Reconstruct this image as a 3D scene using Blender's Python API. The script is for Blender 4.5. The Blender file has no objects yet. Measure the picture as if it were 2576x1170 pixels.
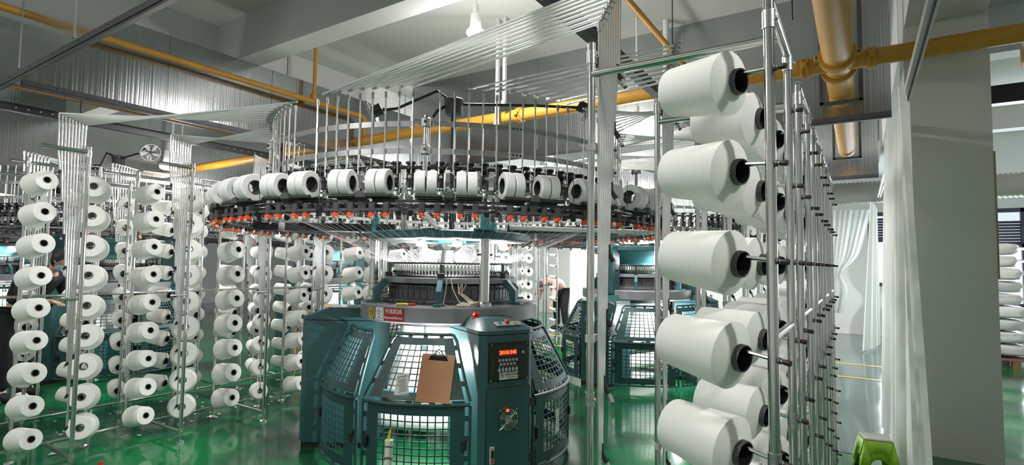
import bpy, math, random
from mathutils import Vector, Matrix
random.seed(7)
C = bpy.context.scene.collection
PI = math.pi
def rad(a): return math.radians(a)
def pol(r, a, z=0.0): return Vector((r*math.cos(rad(a)), r*math.sin(rad(a)), z))
ORD = ['first','second','third','fourth','fifth','sixth','seventh','eighth','ninth','tenth','eleventh','twelfth',
       'thirteenth','fourteenth','fifteenth','sixteenth','seventeenth','eighteenth','nineteenth','twentieth',
       'twenty-first','twenty-second','twenty-third','twenty-fourth']
# ------------------------------------------------------------------ materials
def new_mat(name):
    m = bpy.data.materials.new(name); m.use_nodes = True
    return m, m.node_tree, m.node_tree.nodes['Principled BSDF']
def P(name, col, rough=.5, metal=0., coat=0., noise=0., nscale=8., bump=0., bscale=40., emit=None, es=0., spec=None, stretch=None, alpha=1., trans=0.):
    m, nt, b = new_mat(name)
    b.inputs['Base Color'].default_value = (*col, 1)
    b.inputs['Roughness'].default_value = rough
    b.inputs['Metallic'].default_value = metal
    if coat: b.inputs['Coat Weight'].default_value = coat; b.inputs['Coat Roughness'].default_value = .08
    if spec is not None: b.inputs['Specular IOR Level'].default_value = spec
    if emit: b.inputs['Emission Color'].default_value = (*emit, 1); b.inputs['Emission Strength'].default_value = es
    if alpha < 1: b.inputs['Alpha'].default_value = alpha
    if trans: b.inputs['Transmission Weight'].default_value = trans
    if noise or bump:
        tc = nt.nodes.new('ShaderNodeTexCoord'); src = tc.outputs['Object']
        if stretch:
            mp = nt.nodes.new('ShaderNodeMapping'); mp.inputs['Scale'].default_value = stretch
            nt.links.new(src, mp.inputs[0]); src = mp.outputs[0]
    if noise:
        n = nt.nodes.new('ShaderNodeTexNoise'); n.inputs['Scale'].default_value = nscale; n.inputs['Detail'].default_value = 5
        r = nt.nodes.new('ShaderNodeMixRGB'); r.blend_type = 'MIX'
        r.inputs[1].default_value = (*[c*(1-noise) for c in col], 1); r.inputs[2].default_value = (*[min(1, c*(1+noise)) for c in col], 1)
        nt.links.new(src, n.inputs['Vector']); nt.links.new(n.outputs['Fac'], r.inputs[0]); nt.links.new(r.outputs[0], b.inputs['Base Color'])
    if bump:
        n2 = nt.nodes.new('ShaderNodeTexNoise'); n2.inputs['Scale'].default_value = bscale; n2.inputs['Detail'].default_value = 3
        bp = nt.nodes.new('ShaderNodeBump'); bp.inputs['Strength'].default_value = bump; bp.inputs['Distance'].default_value = .01
        nt.links.new(src, n2.inputs['Vector']); nt.links.new(n2.outputs['Fac'], bp.inputs['Height']); nt.links.new(bp.outputs[0], b.inputs['Normal'])
    return m
M = {}
M['chrome'] = P('polished_steel', (.62,.62,.60), .16, 1.)
M['steel'] = P('brushed_steel', (.50,.50,.50), .34, 1., bump=.15, bscale=60)
M['alu'] = P('aluminium_tube', (.80,.80,.79), .24, .88)
M['alul'] = P('linty_aluminium_tube', (.80,.80,.79), .38, .4)
M['flat'] = P('grey_flat_bar', (.36,.36,.37), .42, .7)
M['dark'] = P('dark_grey_metal', (.085,.085,.09), .5, .4, noise=.3)
M['camgrey'] = P('dusty_cam_steel', (.13,.125,.14), .5, .5, noise=.35, nscale=20)
M['grey'] = P('grey_paint', (.23,.23,.25), .42, noise=.08)
M['lgrey'] = P('light_grey_plastic', (.42,.42,.42), .5)
M['black'] = P('black_plastic', (.014,.014,.016), .42)
M['blackbar'] = P('black_paint_steel', (.012,.013,.017), .35)
M['teal'] = P('teal_paint', (.024,.080,.084), .36, noise=.10, nscale=3., bump=.05, bscale=150)
M['teald'] = P('teal_guard_paint', (.017,.060,.062), .45, noise=.1, nscale=5.)
M['teal3'] = P('mid_teal_paint', (.045,.135,.150), .38, noise=.08)
M['lint'] = P('grey_white_lint', (.36,.36,.36), .95)
M['teal2'] = P('light_teal_paint', (.10,.36,.40), .4)
M['orange'] = P('orange_plastic', (.80,.085,.02), .4)
M['red'] = P('red_plastic', (.62,.02,.015), .35)
M['yellow'] = P('yellow_plastic', (.75,.62,.03), .4)
M['pipe'] = P('mustard_pipe_paint', (.52,.255,.028), .5, noise=.16, nscale=5.)
M['pipeb'] = P('brown_pipe_paint', (.22,.12,.045), .45, noise=.2)
M['wire'] = P('beige_cable', (.55,.49,.40), .6)
M['paper'] = P('paper', (.72,.71,.68), .7)
M['board'] = P('brown_hardboard', (.42,.19,.085), .42, noise=.14, nscale=6., stretch=(18,18,1.2))
M['ink'] = P('ink_black', (.01,.01,.01), .6)
M['signred'] = P('sign_red', (.36,.018,.026), .45)
M['white'] = P('white_plastic', (.75,.75,.75), .45)
M['discyel'] = P('sign_yellow', (.50,.33,.04), .5)
M['fabric'] = P('white_knit_fabric', (.86,.85,.80), .85, bump=.2, bscale=150)
M['skin'] = P('skin', (.52,.30,.21), .55)
M['hair'] = P('black_hair', (.012,.011,.011), .6)
M['pink'] = P('pink_cotton', (.75,.42,.40), .8, bump=.3, bscale=30)
M['blackcloth'] = P('black_cloth', (.008,.009,.012), .75, bump=.4, bscale=18)
M['mask'] = P('pale_blue_mask', (.35,.55,.78), .8)
M['card'] = P('brown_cardboard', (.36,.24,.14), .7, noise=.1)
M['lime'] = P('lime_plastic', (.36,.66,.035), .35)
M['dust'] = P('dusty_grey_top', (.52,.54,.50), .7, noise=.2, nscale=14)
M['wood'] = P('pallet_wood', (.20,.12,.07), .75, noise=.3)
M['ventduct'] = P('grey_flexible_duct', (.36,.36,.33), .6)
M['lamp'] = P('bulb_glass', (1,1,1), .4, emit=(1,.98,.95), es=34.)
M['lampw'] = P('white_lamp_housing', (.8,.8,.8), .4)
M['glow'] = P('red_digit_glow', (.4,.02,.01), .4, emit=(1,.045,.01), es=7.)
M['pane'] = P('bright_window_pane', (.8,.85,.95), .2, emit=(.80,.86,1.), es=1.15)
M['cream'] = P('cream_beam_paint', (.60,.59,.53), .7)
M['rub'] = P('dark_red_rubber', (.024,.008,.007), .5)
M['shade'] = P('dark_blue_shutter', (.05,.055,.08), .5)
def mat_yarn():
    m, nt, b = new_mat('white_yarn')
    b.inputs['Base Color'].default_value = (.80,.80,.77,1); b.inputs['Roughness'].default_value = .85
    b.inputs['Sheen Weight'].default_value = .15
    tc = nt.nodes.new('ShaderNodeTexCoord')
    mp = nt.nodes.new('ShaderNodeMapping'); mp.inputs['Scale'].default_value = (4,4,130)
    n = nt.nodes.new('ShaderNodeTexNoise'); n.inputs['Scale'].default_value = 3.; n.inputs['Detail'].default_value = 4
    bp = nt.nodes.new('ShaderNodeBump'); bp.inputs['Strength'].default_value = .28; bp.inputs['Distance'].default_value = .003
    nt.links.new(tc.outputs['Object'], mp.inputs[0]); nt.links.new(mp.outputs[0], n.inputs['Vector'])
    nt.links.new(n.outputs['Fac'], bp.inputs['Height']); nt.links.new(bp.outputs[0], b.inputs['Normal'])
    return m
M['yarn'] = mat_yarn()
M['roll'] = P('white_elastane', (.80,.80,.80), .55)
def mat_tube():
    m, nt, b = new_mat('dark_striped_paper_tube')
    tc = nt.nodes.new('ShaderNodeTexCoord'); w = nt.nodes.new('ShaderNodeTexWave')
    w.wave_type = 'BANDS'; w.bands_direction = 'DIAGONAL'; w.inputs['Scale'].default_value = 60.
    r = nt.nodes.new('ShaderNodeMixRGB'); r.inputs[1].default_value = (.035,.030,.034,1); r.inputs[2].default_value = (.12,.115,.115,1)
    nt.links.new(tc.outputs['Object'], w.inputs['Vector']); nt.links.new(w.outputs['Fac'], r.inputs[0]); nt.links.new(r.outputs[0], b.inputs['Base Color'])
    b.inputs['Roughness'].default_value = .6
    return m
M['tube'] = mat_tube()
M['tipcore'] = P('grey_tube_tip', (.13,.12,.11), .55)
def mat_galv():
    m, nt, b = new_mat('galvanised_sheet')
    b.inputs['Base Color'].default_value = (.50,.51,.53,1); b.inputs['Metallic'].default_value = 1.; b.inputs['Roughness'].default_value = .2
    tc = nt.nodes.new('ShaderNodeTexCoord')
    a = nt.nodes.new('ShaderNodeTexNoise'); a.inputs['Scale'].default_value = 1.1; a.inputs['Detail'].default_value = 1
    mp = nt.nodes.new('ShaderNodeMapping'); mp.inputs['Scale'].default_value = (55,55,0)
    c = nt.nodes.new('ShaderNodeTexNoise'); c.inputs['Scale'].default_value = 1.; c.inputs['Detail'].default_value = 2
    b1 = nt.nodes.new('ShaderNodeBump'); b1.inputs['Strength'].default_value = .32; b1.inputs['Distance'].default_value = .05
    b2 = nt.nodes.new('ShaderNodeBump'); b2.inputs['Strength'].default_value = .5; b2.inputs['Distance'].default_value = .004
    nt.links.new(tc.outputs['Object'], a.inputs['Vector']); nt.links.new(tc.outputs['Object'], mp.inputs[0]); nt.links.new(mp.outputs[0], c.inputs['Vector'])
    nt.links.new(a.outputs['Fac'], b1.inputs['Height']); nt.links.new(c.outputs['Fac'], b2.inputs['Height'])
    nt.links.new(b1.outputs[0], b2.inputs['Normal']); nt.links.new(b2.outputs[0], b.inputs['Normal'])
    sp = nt.nodes.new('ShaderNodeTexVoronoi'); sp.inputs['Scale'].default_value = 160.
    r = nt.nodes.new('ShaderNodeMapRange'); r.inputs['To Min'].default_value = .15; r.inputs['To Max'].default_value = .20
    nt.links.new(tc.outputs['Object'], sp.inputs['Vector']); nt.links.new(sp.outputs['Color'], r.inputs[0]); nt.links.new(r.outputs[0], b.inputs['Roughness'])
    return m
M['galv'] = mat_galv()
def mat_floor(name, col, dirt):
    m, nt, b = new_mat(name)
    b.inputs['Roughness'].default_value = .12; b.inputs['Coat Weight'].default_value = .12; b.inputs['Coat Roughness'].default_value = .03; b.inputs['Specular IOR Level'].default_value = .42
    tc = nt.nodes.new('ShaderNodeTexCoord')
    n = nt.nodes.new('ShaderNodeTexNoise'); n.inputs['Scale'].default_value = .55; n.inputs['Detail'].default_value = 6; n.inputs['Roughness'].default_value = .65
    cr = nt.nodes.new('ShaderNodeValToRGB')
    cr.color_ramp.elements[0].position = .42; cr.color_ramp.elements[0].color = (*col, 1)
    cr.color_ramp.elements[1].position = .64; cr.color_ramp.elements[1].color = (*dirt, 1)
    rr = nt.nodes.new('ShaderNodeMapRange'); rr.inputs['From Min'].default_value = .35; rr.inputs['From Max'].default_value = .75
    rr.inputs['To Min'].default_value = .05; rr.inputs['To Max'].default_value = .22
    n2 = nt.nodes.new('ShaderNodeTexNoise'); n2.inputs['Scale'].default_value = 6.
    bp = nt.nodes.new('ShaderNodeBump'); bp.inputs['Strength'].default_value = .03; bp.inputs['Distance'].default_value = .02
    nt.links.new(tc.outputs['Object'], n.inputs['Vector']); nt.links.new(n.outputs['Fac'], cr.inputs[0]); nt.links.new(cr.outputs[0], b.inputs['Base Color'])
    nt.links.new(n.outputs['Fac'], rr.inputs[0]); nt.links.new(rr.outputs[0], b.inputs['Roughness'])
    nt.links.new(tc.outputs['Object'], n2.inputs['Vector']); nt.links.new(n2.outputs['Fac'], bp.inputs['Height']); nt.links.new(bp.outputs[0], b.inputs['Normal'])
    return m
M['floor'] = mat_floor('green_epoxy', (.008,.185,.058), (.014,.036,.026))
M['floorgrey'] = mat_floor('grey_green_epoxy', (.065,.115,.108), (.045,.085,.078))
M['line'] = P('yellow_floor_line', (.62,.40,.06), .35)
M['wall'] = P('white_wall_paint', (.72,.72,.71), .7, noise=.03, nscale=2.)
M['column'] = P('grey_white_plaster', (.60,.61,.57), .75, noise=.05, nscale=1.5, bump=.05, bscale=25)
M['ceil'] = P('grey_white_ceiling', (.47,.48,.45), .85, noise=.04, nscale=1.)
M['beam'] = P('white_beam_paint', (.58,.58,.56), .8, noise=.03)
def mat_curtain():
    m, nt, b = new_mat('sheer_white_curtain')
    out = nt.nodes['Material Output']
    b.inputs['Base Color'].default_value = (.72,.75,.71,1); b.inputs['Roughness'].default_value = .8
    t = nt.nodes.new('ShaderNodeBsdfTranslucent'); t.inputs[0].default_value = (.75,.78,.74,1)
    tr = nt.nodes.new('ShaderNodeBsdfTransparent')
    m1 = nt.nodes.new('ShaderNodeMixShader'); m1.inputs[0].default_value = .35
    m2 = nt.nodes.new('ShaderNodeMixShader'); m2.inputs[0].default_value = .14
    nt.links.new(b.outputs[0], m1.inputs[1]); nt.links.new(t.outputs[0], m1.inputs[2])
    nt.links.new(m1.outputs[0], m2.inputs[1]); nt.links.new(tr.outputs[0], m2.inputs[2]); nt.links.new(m2.outputs[0], out.inputs[0])
    return m
M['curtain'] = mat_curtain()
M['bag'] = P('white_bag_film', (.74,.74,.74), .4, bump=.9, bscale=13)
M['bagd'] = P('dark_bag_film', (.05,.045,.045), .4, bump=.5, bscale=9)

# ------------------------------------------------------------------ mesh builder
class MB:
    def __init__(s): s.v=[]; s.f=[]; s.m=[]; s.mats=[]
    def mi(s, k):
        if k not in s.mats: s.mats.append(k)
        return s.mats.index(k)
    def add(s, vs, fs, k, T=None):
        b=len(s.v); i=s.mi(k)
        s.v.extend([(T@Vector(p)) if T else Vector(p) for p in vs])
        for f in fs: s.f.append([b+j for j in f]); s.m.append(i)
    def box(s, c, d, k, T=None):
        x,y,z=c; a,b,e=d[0]/2,d[1]/2,d[2]/2
        vs=[(x+i*a,y+j*b,z+l*e) for i in(-1,1) for j in(-1,1) for l in(-1,1)]
        s.add(vs,[(0,1,3,2),(4,6,7,5),(0,4,5,1),(2,3,7,6),(0,2,6,4),(1,5,7,3)],k,T)
    def bbox(s, c, d, r, k, T=None):      # box with chamfered vertical + top edges
        x,y,z=c; a,b,e=d[0]/2,d[1]/2,d[2]/2
        def ring(a,b,r,zz): return [(x-a+r,y-b,zz),(x+a-r,y-b,zz),(x+a,y-b+r,zz),(x+a,y+b-r,zz),(x+a-r,y+b,zz),(x-a+r,y+b,zz),(x-a,y+b-r,zz),(x-a,y-b+r,zz)]
        R=[ring(a-r,b-r,r*.5,z-e),ring(a,b,r,z-e+r),ring(a,b,r,z+e-r),ring(a-r,b-r,r*.5,z+e)]
        vs=sum(R,[]); fs=[tuple(range(7,-1,-1)),tuple(range(24,32))]
        for q in range(3):
            for i in range(8): fs.append((q*8+i,q*8+(i+1)%8,q*8+8+(i+1)%8,q*8+8+i))
        s.add(vs,fs,k,T)
    def bar(s, p, q, w, h, k, up=(0,0,1)):
        p=Vector(p);q=Vector(q);d=(q-p).normalized();u=Vector(up)
        if abs(d.dot(u))>.99:u=Vector((1,0,0))
        a=d.cross(u).normalized()*w/2;b=a.normalized().cross(d)*h/2
        vs=[p-a-b,p+a-b,p+a+b,p-a+b,q-a-b,q+a-b,q+a+b,q-a+b]
        s.add(vs,[(3,2,1,0),(4,5,6,7),(0,1,5,4),(1,2,6,5),(2,3,7,6),(3,0,4,7)],k)
    def tube(s, path, r, k, n=8, closed=False, cap=True, T=None):
        pts=[Vector(p) for p in path]; N=len(pts); rr=r if isinstance(r,(list,tuple)) else [r]*N
        tan=[]
        for i in range(N):
            if closed: t=pts[(i+1)%N]-pts[i-1]
            else: t=(pts[min(i+1,N-1)]-pts[max(i-1,0)])
            tan.append(t.normalized() if t.length>1e-9 else Vector((0,0,1)))
        u=Vector((0,0,1)) if abs(tan[0].z)<.9 else Vector((1,0,0))
        u=(u-tan[0]*u.dot(tan[0])).normalized(); vs=[]
        for i in range(N):
            u=(u-tan[i]*u.dot(tan[i])); u=u.normalized() if u.length>1e-6 else tan[i].orthogonal().normalized()
            w=tan[i].cross(u)
            for j in range(n):
                a=2*PI*j/n; vs.append(pts[i]+(u*math.cos(a)+w*math.sin(a))*rr[i])
        fs=[]
        for i in range(N if closed else N-1):
            for j in range(n):
                a=i*n+j; b=i*n+(j+1)%n; i2=((i+1)%N)*n; fs.append((a,b,i2+(j+1)%n,i2+j))
        if cap and not closed: fs.append(tuple(range(n-1,-1,-1))); fs.append(tuple((N-1)*n+j for j in range(n)))
        s.add(vs,fs,k,T)
    def cyl(s, p, q, r, k, r2=None, n=12, cap=True, T=None): s.tube([p,q],[r,r if r2 is None else r2],k,n,cap=cap,T=T)
    def lathe(s, prof, k, n=24, T=None, ks=None, a0=0, a1=360):
        full=abs(a1-a0)>=359.9; N=n if full else n+1; vs=[]
        for (r,z) in prof:
            for j in range(N):
                a=rad(a0+(a1-a0)*j/n); vs.append((r*math.cos(a),r*math.sin(a),z))
        for i in range(len(prof)-1):
            fs=[]
            for j in range(n):
                j2=(j+1)%N if full else j+1
                fs.append((i*N+j,i*N+j2,(i+1)*N+j2,(i+1)*N+j))
            b=len(s.v)
            if i==0: s.v.extend([(T@Vector(p)) if T else Vector(p) for p in vs]); base=b
            mi=s.mi(ks[i] if ks else k)
            for f in fs: s.f.append([base+q for q in f]); s.m.append(mi)
    def arc(s, r0, r1, z0, z1, k, a0=0, a1=360, n=64, T=None):
        prof=[(r0,z0),(r1,z0),(r1,z1),(r0,z1),(r0,z0)]
        s.lathe(prof,k,n,T,a0=a0,a1=a1)
        if abs(a1-a0)<359.9:
            for a in (a0,a1):
                f=(0,1,2,3)if a==a0 else (3,2,1,0)
                s.add([pol(r0,a,z0),pol(r1,a,z0),pol(r1,a,z1),pol(r0,a,z1)],[f],k,T)
    def grid(s, us, vs_, solid, fn, k):
        idx={}; 
        def g(i,j):
            if (i,j) not in idx: idx[(i,j)]=len(s.v); s.v.append(Vector(fn(us[i],vs_[j])))
            return idx[(i,j)]
        mi=s.mi(k)
        for i in range(len(us)-1):
            for j in range(len(vs_)-1):
                if solid(i,j): s.f.append([g(i,j),g(i+1,j),g(i+1,j+1),g(i,j+1)]); s.m.append(mi)
    def ball(s, c, r, k, n=10, sc=(1,1,1)):
        prof=[(max(1e-4,r*math.sin(PI*i/(n//2+1))),-r*math.cos(PI*i/(n//2+1))) for i in range(n//2+2)]
        s.lathe(prof,k,n,Matrix.Translation(Vector(c))@Matrix.Diagonal((*sc,1)))
    def mesh(s, name, ang=38):
        me=bpy.data.meshes.new(name); me.from_pydata([tuple(v) for v in s.v],[],s.f)
        for k in s.mats: me.materials.append(M[k])
        me.polygons.foreach_set('material_index',s.m)
        me.polygons.foreach_set('use_smooth',[True]*len(s.f)); me.update()
        try: me.set_sharp_from_angle(angle=rad(ang))
        except Exception: pass
        return me
    def build(s, name, parent=None, ang=38, T=None):
        return put(name, s.mesh(name,ang), parent, T)
def put(name, me, parent=None, T=None):
    o=bpy.data.objects.new(name,me); C.objects.link(o)
    if parent is not None: o.parent=parent
    if T is not None: o.matrix_local=T
    return o
def tag(o, label=None, cat=None, group=None, kind=None):
    if label: o['label']=label
    if cat: o['category']=cat
    if group: o['group']=group
    if kind: o['kind']=kind
    return o
def thing(name, label, cat, loc=(0,0,0), rz=0, group=None):
    o=bpy.data.objects.new(name,None); C.objects.link(o); o.empty_display_size=.1
    o.location=loc; o.rotation_euler=(0,0,rad(rz)); return tag(o,label,cat,group)
def copy_tree(o, parent=None, skip=()):
    c=o.copy(); C.objects.link(c); c.parent=parent
    for ch in list(o.children):
        if ch.name.split('.')[0] in skip: continue
        copy_tree(ch,c,skip)
    return c
def frame(p, z, up=(0,0,1)):             # matrix whose +Z points along z, at p
    z=Vector(z).normalized(); u=Vector(up)
    if abs(z.dot(u))>.99: u=Vector((1,0,0))
    x=u.cross(z).normalized(); y=z.cross(x)
    R=Matrix((x,y,z)).transposed().to_4x4(); R.translation=Vector(p); return R
def text(mb, body, size, T, k, ext=.0006, align='CENTER'):
    c=bpy.data.curves.new('lettering','FONT'); c.body=body; c.size=size; c.align_x=align; c.align_y='CENTER'; c.extrude=ext; c.resolution_u=3
    o=bpy.data.objects.new('lettering',c); C.objects.link(o)
    me=o.evaluated_get(bpy.context.evaluated_depsgraph_get()).to_mesh()
    mb.add([v.co.copy() for v in me.vertices],[tuple(p.vertices) for p in me.polygons],k,T)
    o.to_mesh_clear(); bpy.data.objects.remove(o); bpy.data.curves.remove(c)
def struct(name, mb, ang=38): return tag(mb.build(name,None,ang),kind='structure')
# ------------------------------------------------------------------ the room
CEIL=4.42
b=MB(); b.box((-6,5.5,-.05),(26,19,.1),'floor'); struct('floor',b)
b=MB(); b.box((-3.2,11.7,.0015),(7.2,5.8,.003),'floorgrey'); b.box((-.17,7.0,.0015),(1.14,3.6,.003),'floorgrey'); tag(b.build('trim_1'),kind='structure')
for i,y in enumerate((8.75,9.95)):
    b=MB(); b.box((-3.2,y,.005),(7.2,.07,.004),'line'); tag(b.build(f'trim_{i+2}'),kind='structure')
b=MB(); b.box((-6,5.5,CEIL+.05),(26,19,.1),'ceil'); struct('ceiling',b)
b=MB()                                   # far wall with openings: built as pieces around the windows
def wall_y(mb,y,t,x0,x1,holes,k):
    xs=sorted({x0,x1}|{h[0] for h in holes}|{h[1] for h in holes})
    for i in range(len(xs)-1):
        a,c=xs[i],xs[i+1]; cur=0.
        for h in sorted([h for h in holes if h[0]<=a and h[1]>=c],key=lambda h:h[2]):
            if h[2]>cur: mb.box(((a+c)/2,y,(cur+h[2])/2),(c-a,t,h[2]-cur),k)
            cur=h[3]
        mb.box(((a+c)/2,y,(cur+CEIL)/2),(c-a,t,CEIL-cur),k)
WH=[(-6.6,-4.2,.95,2.5),(.18,.95,1.1,2.75),(1.6,5.2,.75,2.75)]
wall_y(b,14.6,.2,-19,7,WH,'wall'); struct('wall_back',b)
b=MB(); b.box((-18.9,5.5,CEIL/2),(.2,19,CEIL),'wall'); struct('wall_left',b)
b=MB(); b.box((6.9,5.5,CEIL/2),(.2,19,CEIL),'wall'); struct('wall_right',b)
b=MB(); b.box((-6,-3.9,CEIL/2),(26,.2,CEIL),'wall'); struct('wall_front',b)
for i,h in enumerate(WH):
    w=tag(bpy.data.objects.new(f'window_{i+1}',None),kind='structure'); C.objects.link(w); w.location=((h[0]+h[1])/2,14.6,h[2])
    W=h[1]-h[0]; Hh=h[3]-h[2]; fr=MB()
    for x in (-W/2+.04,W/2-.04): fr.box((x,-.06,Hh/2),(.08,.1,Hh),'shade')
    nm=max(2,round(W/1.2))
    for j in range(1,nm): fr.box((-W/2+W*j/nm,-.06,Hh/2),(.13,.1,Hh),'shade')
    for z in (.04,Hh-.04,Hh*.62): fr.box((0,-.06,z),(W,.1,.08),'shade')
    fr.build('frame',w)
    g=MB(); g.box((0,.02,Hh*.31),(W,.01,Hh*.62),'pane'); g.build('pane',w)
    s=MB()
    for j in range(8): s.box((0,-.02,Hh*.64+.06*j+.02),(W,.02,.05),'shade')
    s.build('shutter',w)
# beams, girders
def beam(name,c,d,k='beam'):
    b=MB(); b.box(c,d,k); return struct(name,b)
for i,y in enumerate((-.6,3.6,7.9,12.2)): beam('ceiling_beam',(-6,y,(3.9+CEIL)/2),(26,.27,CEIL-3.9))
beam('ceiling_beam',(-6.86,5.5,(3.74+CEIL)/2),(.32,19,CEIL-3.74))
beam('ceiling_beam',(.62,5.5,(3.55+CEIL)/2),(.52,19,CEIL-3.55))
b=MB(); b.box((.625,5.78,CEIL/2),(.55,.50,CEIL),'column'); struct('wall_column',b)
b=MB(); b.box((.905,5.53,1.93),(.012,.012,1.0),'card'); tag(b.build('trim_6'),kind='structure')
# hanging sheet-metal panels
def sheet(p,q,z0,z1,label,t=.014,seams=5):
    p=Vector((*p,0));q=Vector((*q,0));L=(q-p).length;d=(q-p).normalized()
    o=thing('sheet_metal_panel',label,'duct panel',((p+q)/2+Vector((0,0,z0))),math.degrees(math.atan2(d.y,d.x)),'hanging galvanised panels')
    b=MB(); n=Vector((0,1,0))
    nx=max(2,int(L/.5)); 
    b.box((0,0,(z1-z0)/2+.03),(L,t,z1-z0-.06),'galv'); b.build('panel',o)
    f=MB(); f.box((0,0,.010),(L,t+.016,.020),'dark'); f.box((0,t/2+.008,.045),(L,.012,.045),'dark'); f.box((0,-t/2-.008,.045),(L,.012,.045),'dark')
    for i in range(int(L/.5)):
        for s in (-1,1): f.cyl((-L/2+.25+.5*i,s*(t/2+.012),.05),(-L/2+.25+.5*i,s*(t/2+.022),.05),.008,'dark',n=6)
    f.build('flange',o)
    for i in range(1,int(L/1.2)+1):
        x=-L/2+1.2*i
        s=MB(); s.box((x,0,(z1-z0)/2+.05),(.035,t+.012,z1-z0-.1),'galv'); s.build('seam',o)
    return o
sheet((-8.4,1.46),(6.7,1.46),3.0,CEIL-.03,'wide galvanised sheet panel overhead in the upper corner with a dark lower flange')
sheet((-6.2,1.53),(-6.2,6.4),3.0,3.9,'long shiny galvanised panel running under the thin orange pipe')
sheet((-6.2,6.45),(.30,6.45),3.0,CEIL,'galvanised panel crossing behind the big knitting machine under the mustard pipe')
sheet((-6.2,10.7),(.30,10.7),3.0,CEIL,'farthest galvanised cross panel above the grey flexible duct'.replace('farthest','distant'))
sheet((-11.6,2.4),(-11.6,13.),2.9,CEIL,'shiny galvanised panel behind the far machines reflecting the lamp')
# pipes
def pipe_thing(label,path,r,k='pipe',name='water_pipe',cat='pipe',clamps=(),n=14):
    o=thing(name,label,cat,path[0]); L=Vector(path[0])
    b=MB(); b.tube([Vector(p)-L for p in path],r,k,n); b.build('pipe_run',o)
    for (p,d) in clamps:
        c=MB(); T=frame(Vector(p)-L,d); c.lathe([(r*1.02,-.035),(r*1.28,-.03),(r*1.28,-.012),(r*1.12,-.008),(r*1.12,.008),(r*1.28,.012),(r*1.28,.03),(r*1.02,.035)],k,16,T)
        for s in (-1,1): c.cyl(T@Vector((s*r*1.35,0,-.03)),T@Vector((s*r*1.35,0,.03)),.012,'dark',n=6); c.bbox(T@Vector((s*r*1.3,0,0)),(.05,.05,.05),.008,k)
        c.build('coupling',o)
    return o
py=5.3
pipe_thing('mustard yellow pipe spanning the whole hall above the big machine',[(-12.,py,3.26),(3.2,py,3.26)],.072,clamps=[((-6.9,py,3.26),(1,0,0)),((-6.75,py,3.26),(1,0,0)),((-.37,py,3.26),(1,0,0)),((.12,py,3.26),(1,0,0)),((-3.35,py,3.26),(1,0,0))])
pipe_thing('thick orange pipe overhead running away beside the curtain',[(-.12,-2,3.27),(-.12,9.4,3.27)],.112,clamps=[((-.12,5.13,3.27),(0,1,0)),((-.12,5.47,3.27),(0,1,0))],n=20)
pipe_thing('thin orange sprinkler pipe along the long shiny panel',[(-6.05,-2,3.61),(-6.05,py-.05,3.61),(-6.05,py,3.58),(-6.05,py,3.30)],.034)
b=MB(); b.tube([(0,0,0),(0,0,.72)],.024,'pipe'); b.cyl((0,0,-.05),(0,0,.05),.045,'pipe'); tag(b.build('pipe_hanger',None,T=Matrix.Translation((-6.05,4.43,3.66))),'short upright orange pipe branch under the ceiling','pipe')
pipe_thing('thin orange pipe behind the lamp running toward the dark lighting track',[(-1.75,1.6,3.95),(-1.75,9,3.95)],.03)
pipe_thing('dark brown pipe behind the lighting track at the far side',[(-8.4,-1,3.52),(-8.4,9.5,3.52)],.03,'pipeb')
pipe_thing('slanting pale brown pipe beside the white column top',[(1.10,5.42,3.26),(1.30,6.45,3.36)],.045,'pipe')
for i,(y) in enumerate((6.1,9.3)):
    h=MB(); 
    for x in (-.165,.165): h.box((x,0,.72),(.035,.035,1.24),'dark')
    h.box((0,0,.105),(.365,.035,.035),'dark')
    tag(h.build('pipe_hanger',None,T=Matrix.Translation((-.12,y,3.02))),['angle iron frame holding the thick orange pipe before the cross panel','angle iron frame holding the end of the thick orange pipe'][i],'pipe hanger','angle iron pipe hangers')
for (x,y,z0,l) in ((-3.56,5.12,3.10,'white square hanger bar beside the mustard pipe, wider pair first post'),(-3.46,5.12,3.34,'white square hanger bar beside the mustard pipe, shorter second post'),(-1.88,6.2,2.30,'white round conduit dropping from the ceiling before the cross panel'),(-11.4,5.12,3.22,'far white hanger bar over the distant end of the mustard pipe')):
    h=MB()
    if 'round' in l: h.cyl((0,0,z0),(0,0,CEIL),.035,'lampw',n=14); h.cyl((0,0,z0+.9),(0,0,z0+.96),.04,'lampw',n=14)
    else: h.box((0,0,(z0+CEIL)/2),(.036,.036,CEIL-z0),'lgrey'); h.box((.0,-.025,z0+.03),(.05,.012,.06),'lgrey')
    tag(h.build('hanger_bar',None,T=Matrix.Translation((x,y,0))),l,'hanger bar')
# lighting tracks
def track(x,y0,y1,z,label):
    o=thing('lighting_track',label,'lighting track',(x,y0,z))
    b=MB(); L=y1-y0; b.box((0,L/2,0),(.06,L,.075),'blackbar')
    y=.6
    while y<L:
        for j in range(6): b.cyl((.0305,y+.09*j,0),(.032,y+.09*j,0),.008,'lgrey',n=6); b.cyl((0,y+.09*j,-.038),(0,y+.09*j,-.0387),.009,'lgrey',n=6)
        y+=2.
    b.build('channel',o)
    y=.8
    while y<L: b=MB(); b.cyl((0,y,.025),(0,y,CEIL-z),.005,'dark',n=6); b.build('drop_rod',o); y+=2.3
    return o
track(-6.62,-1,9,2.89,'black lighting track over the creels beside the long shiny panel')
track(-1.25,1.2,9.5,2.80,'black lighting track over the aisle between machine and tall creel')
b=MB(); b.tube([(0,0,0),(0,0,1.6)],.004,'black',6); b.tube([(.14,.0,0),(.14,.0,1.6)],.004,'black',6)
tag(b.build('hanging_cable',None,T=Matrix.Translation((-.42,3.2,2.84))),'pair of thin black cables dropping from the ceiling','cable')
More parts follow.
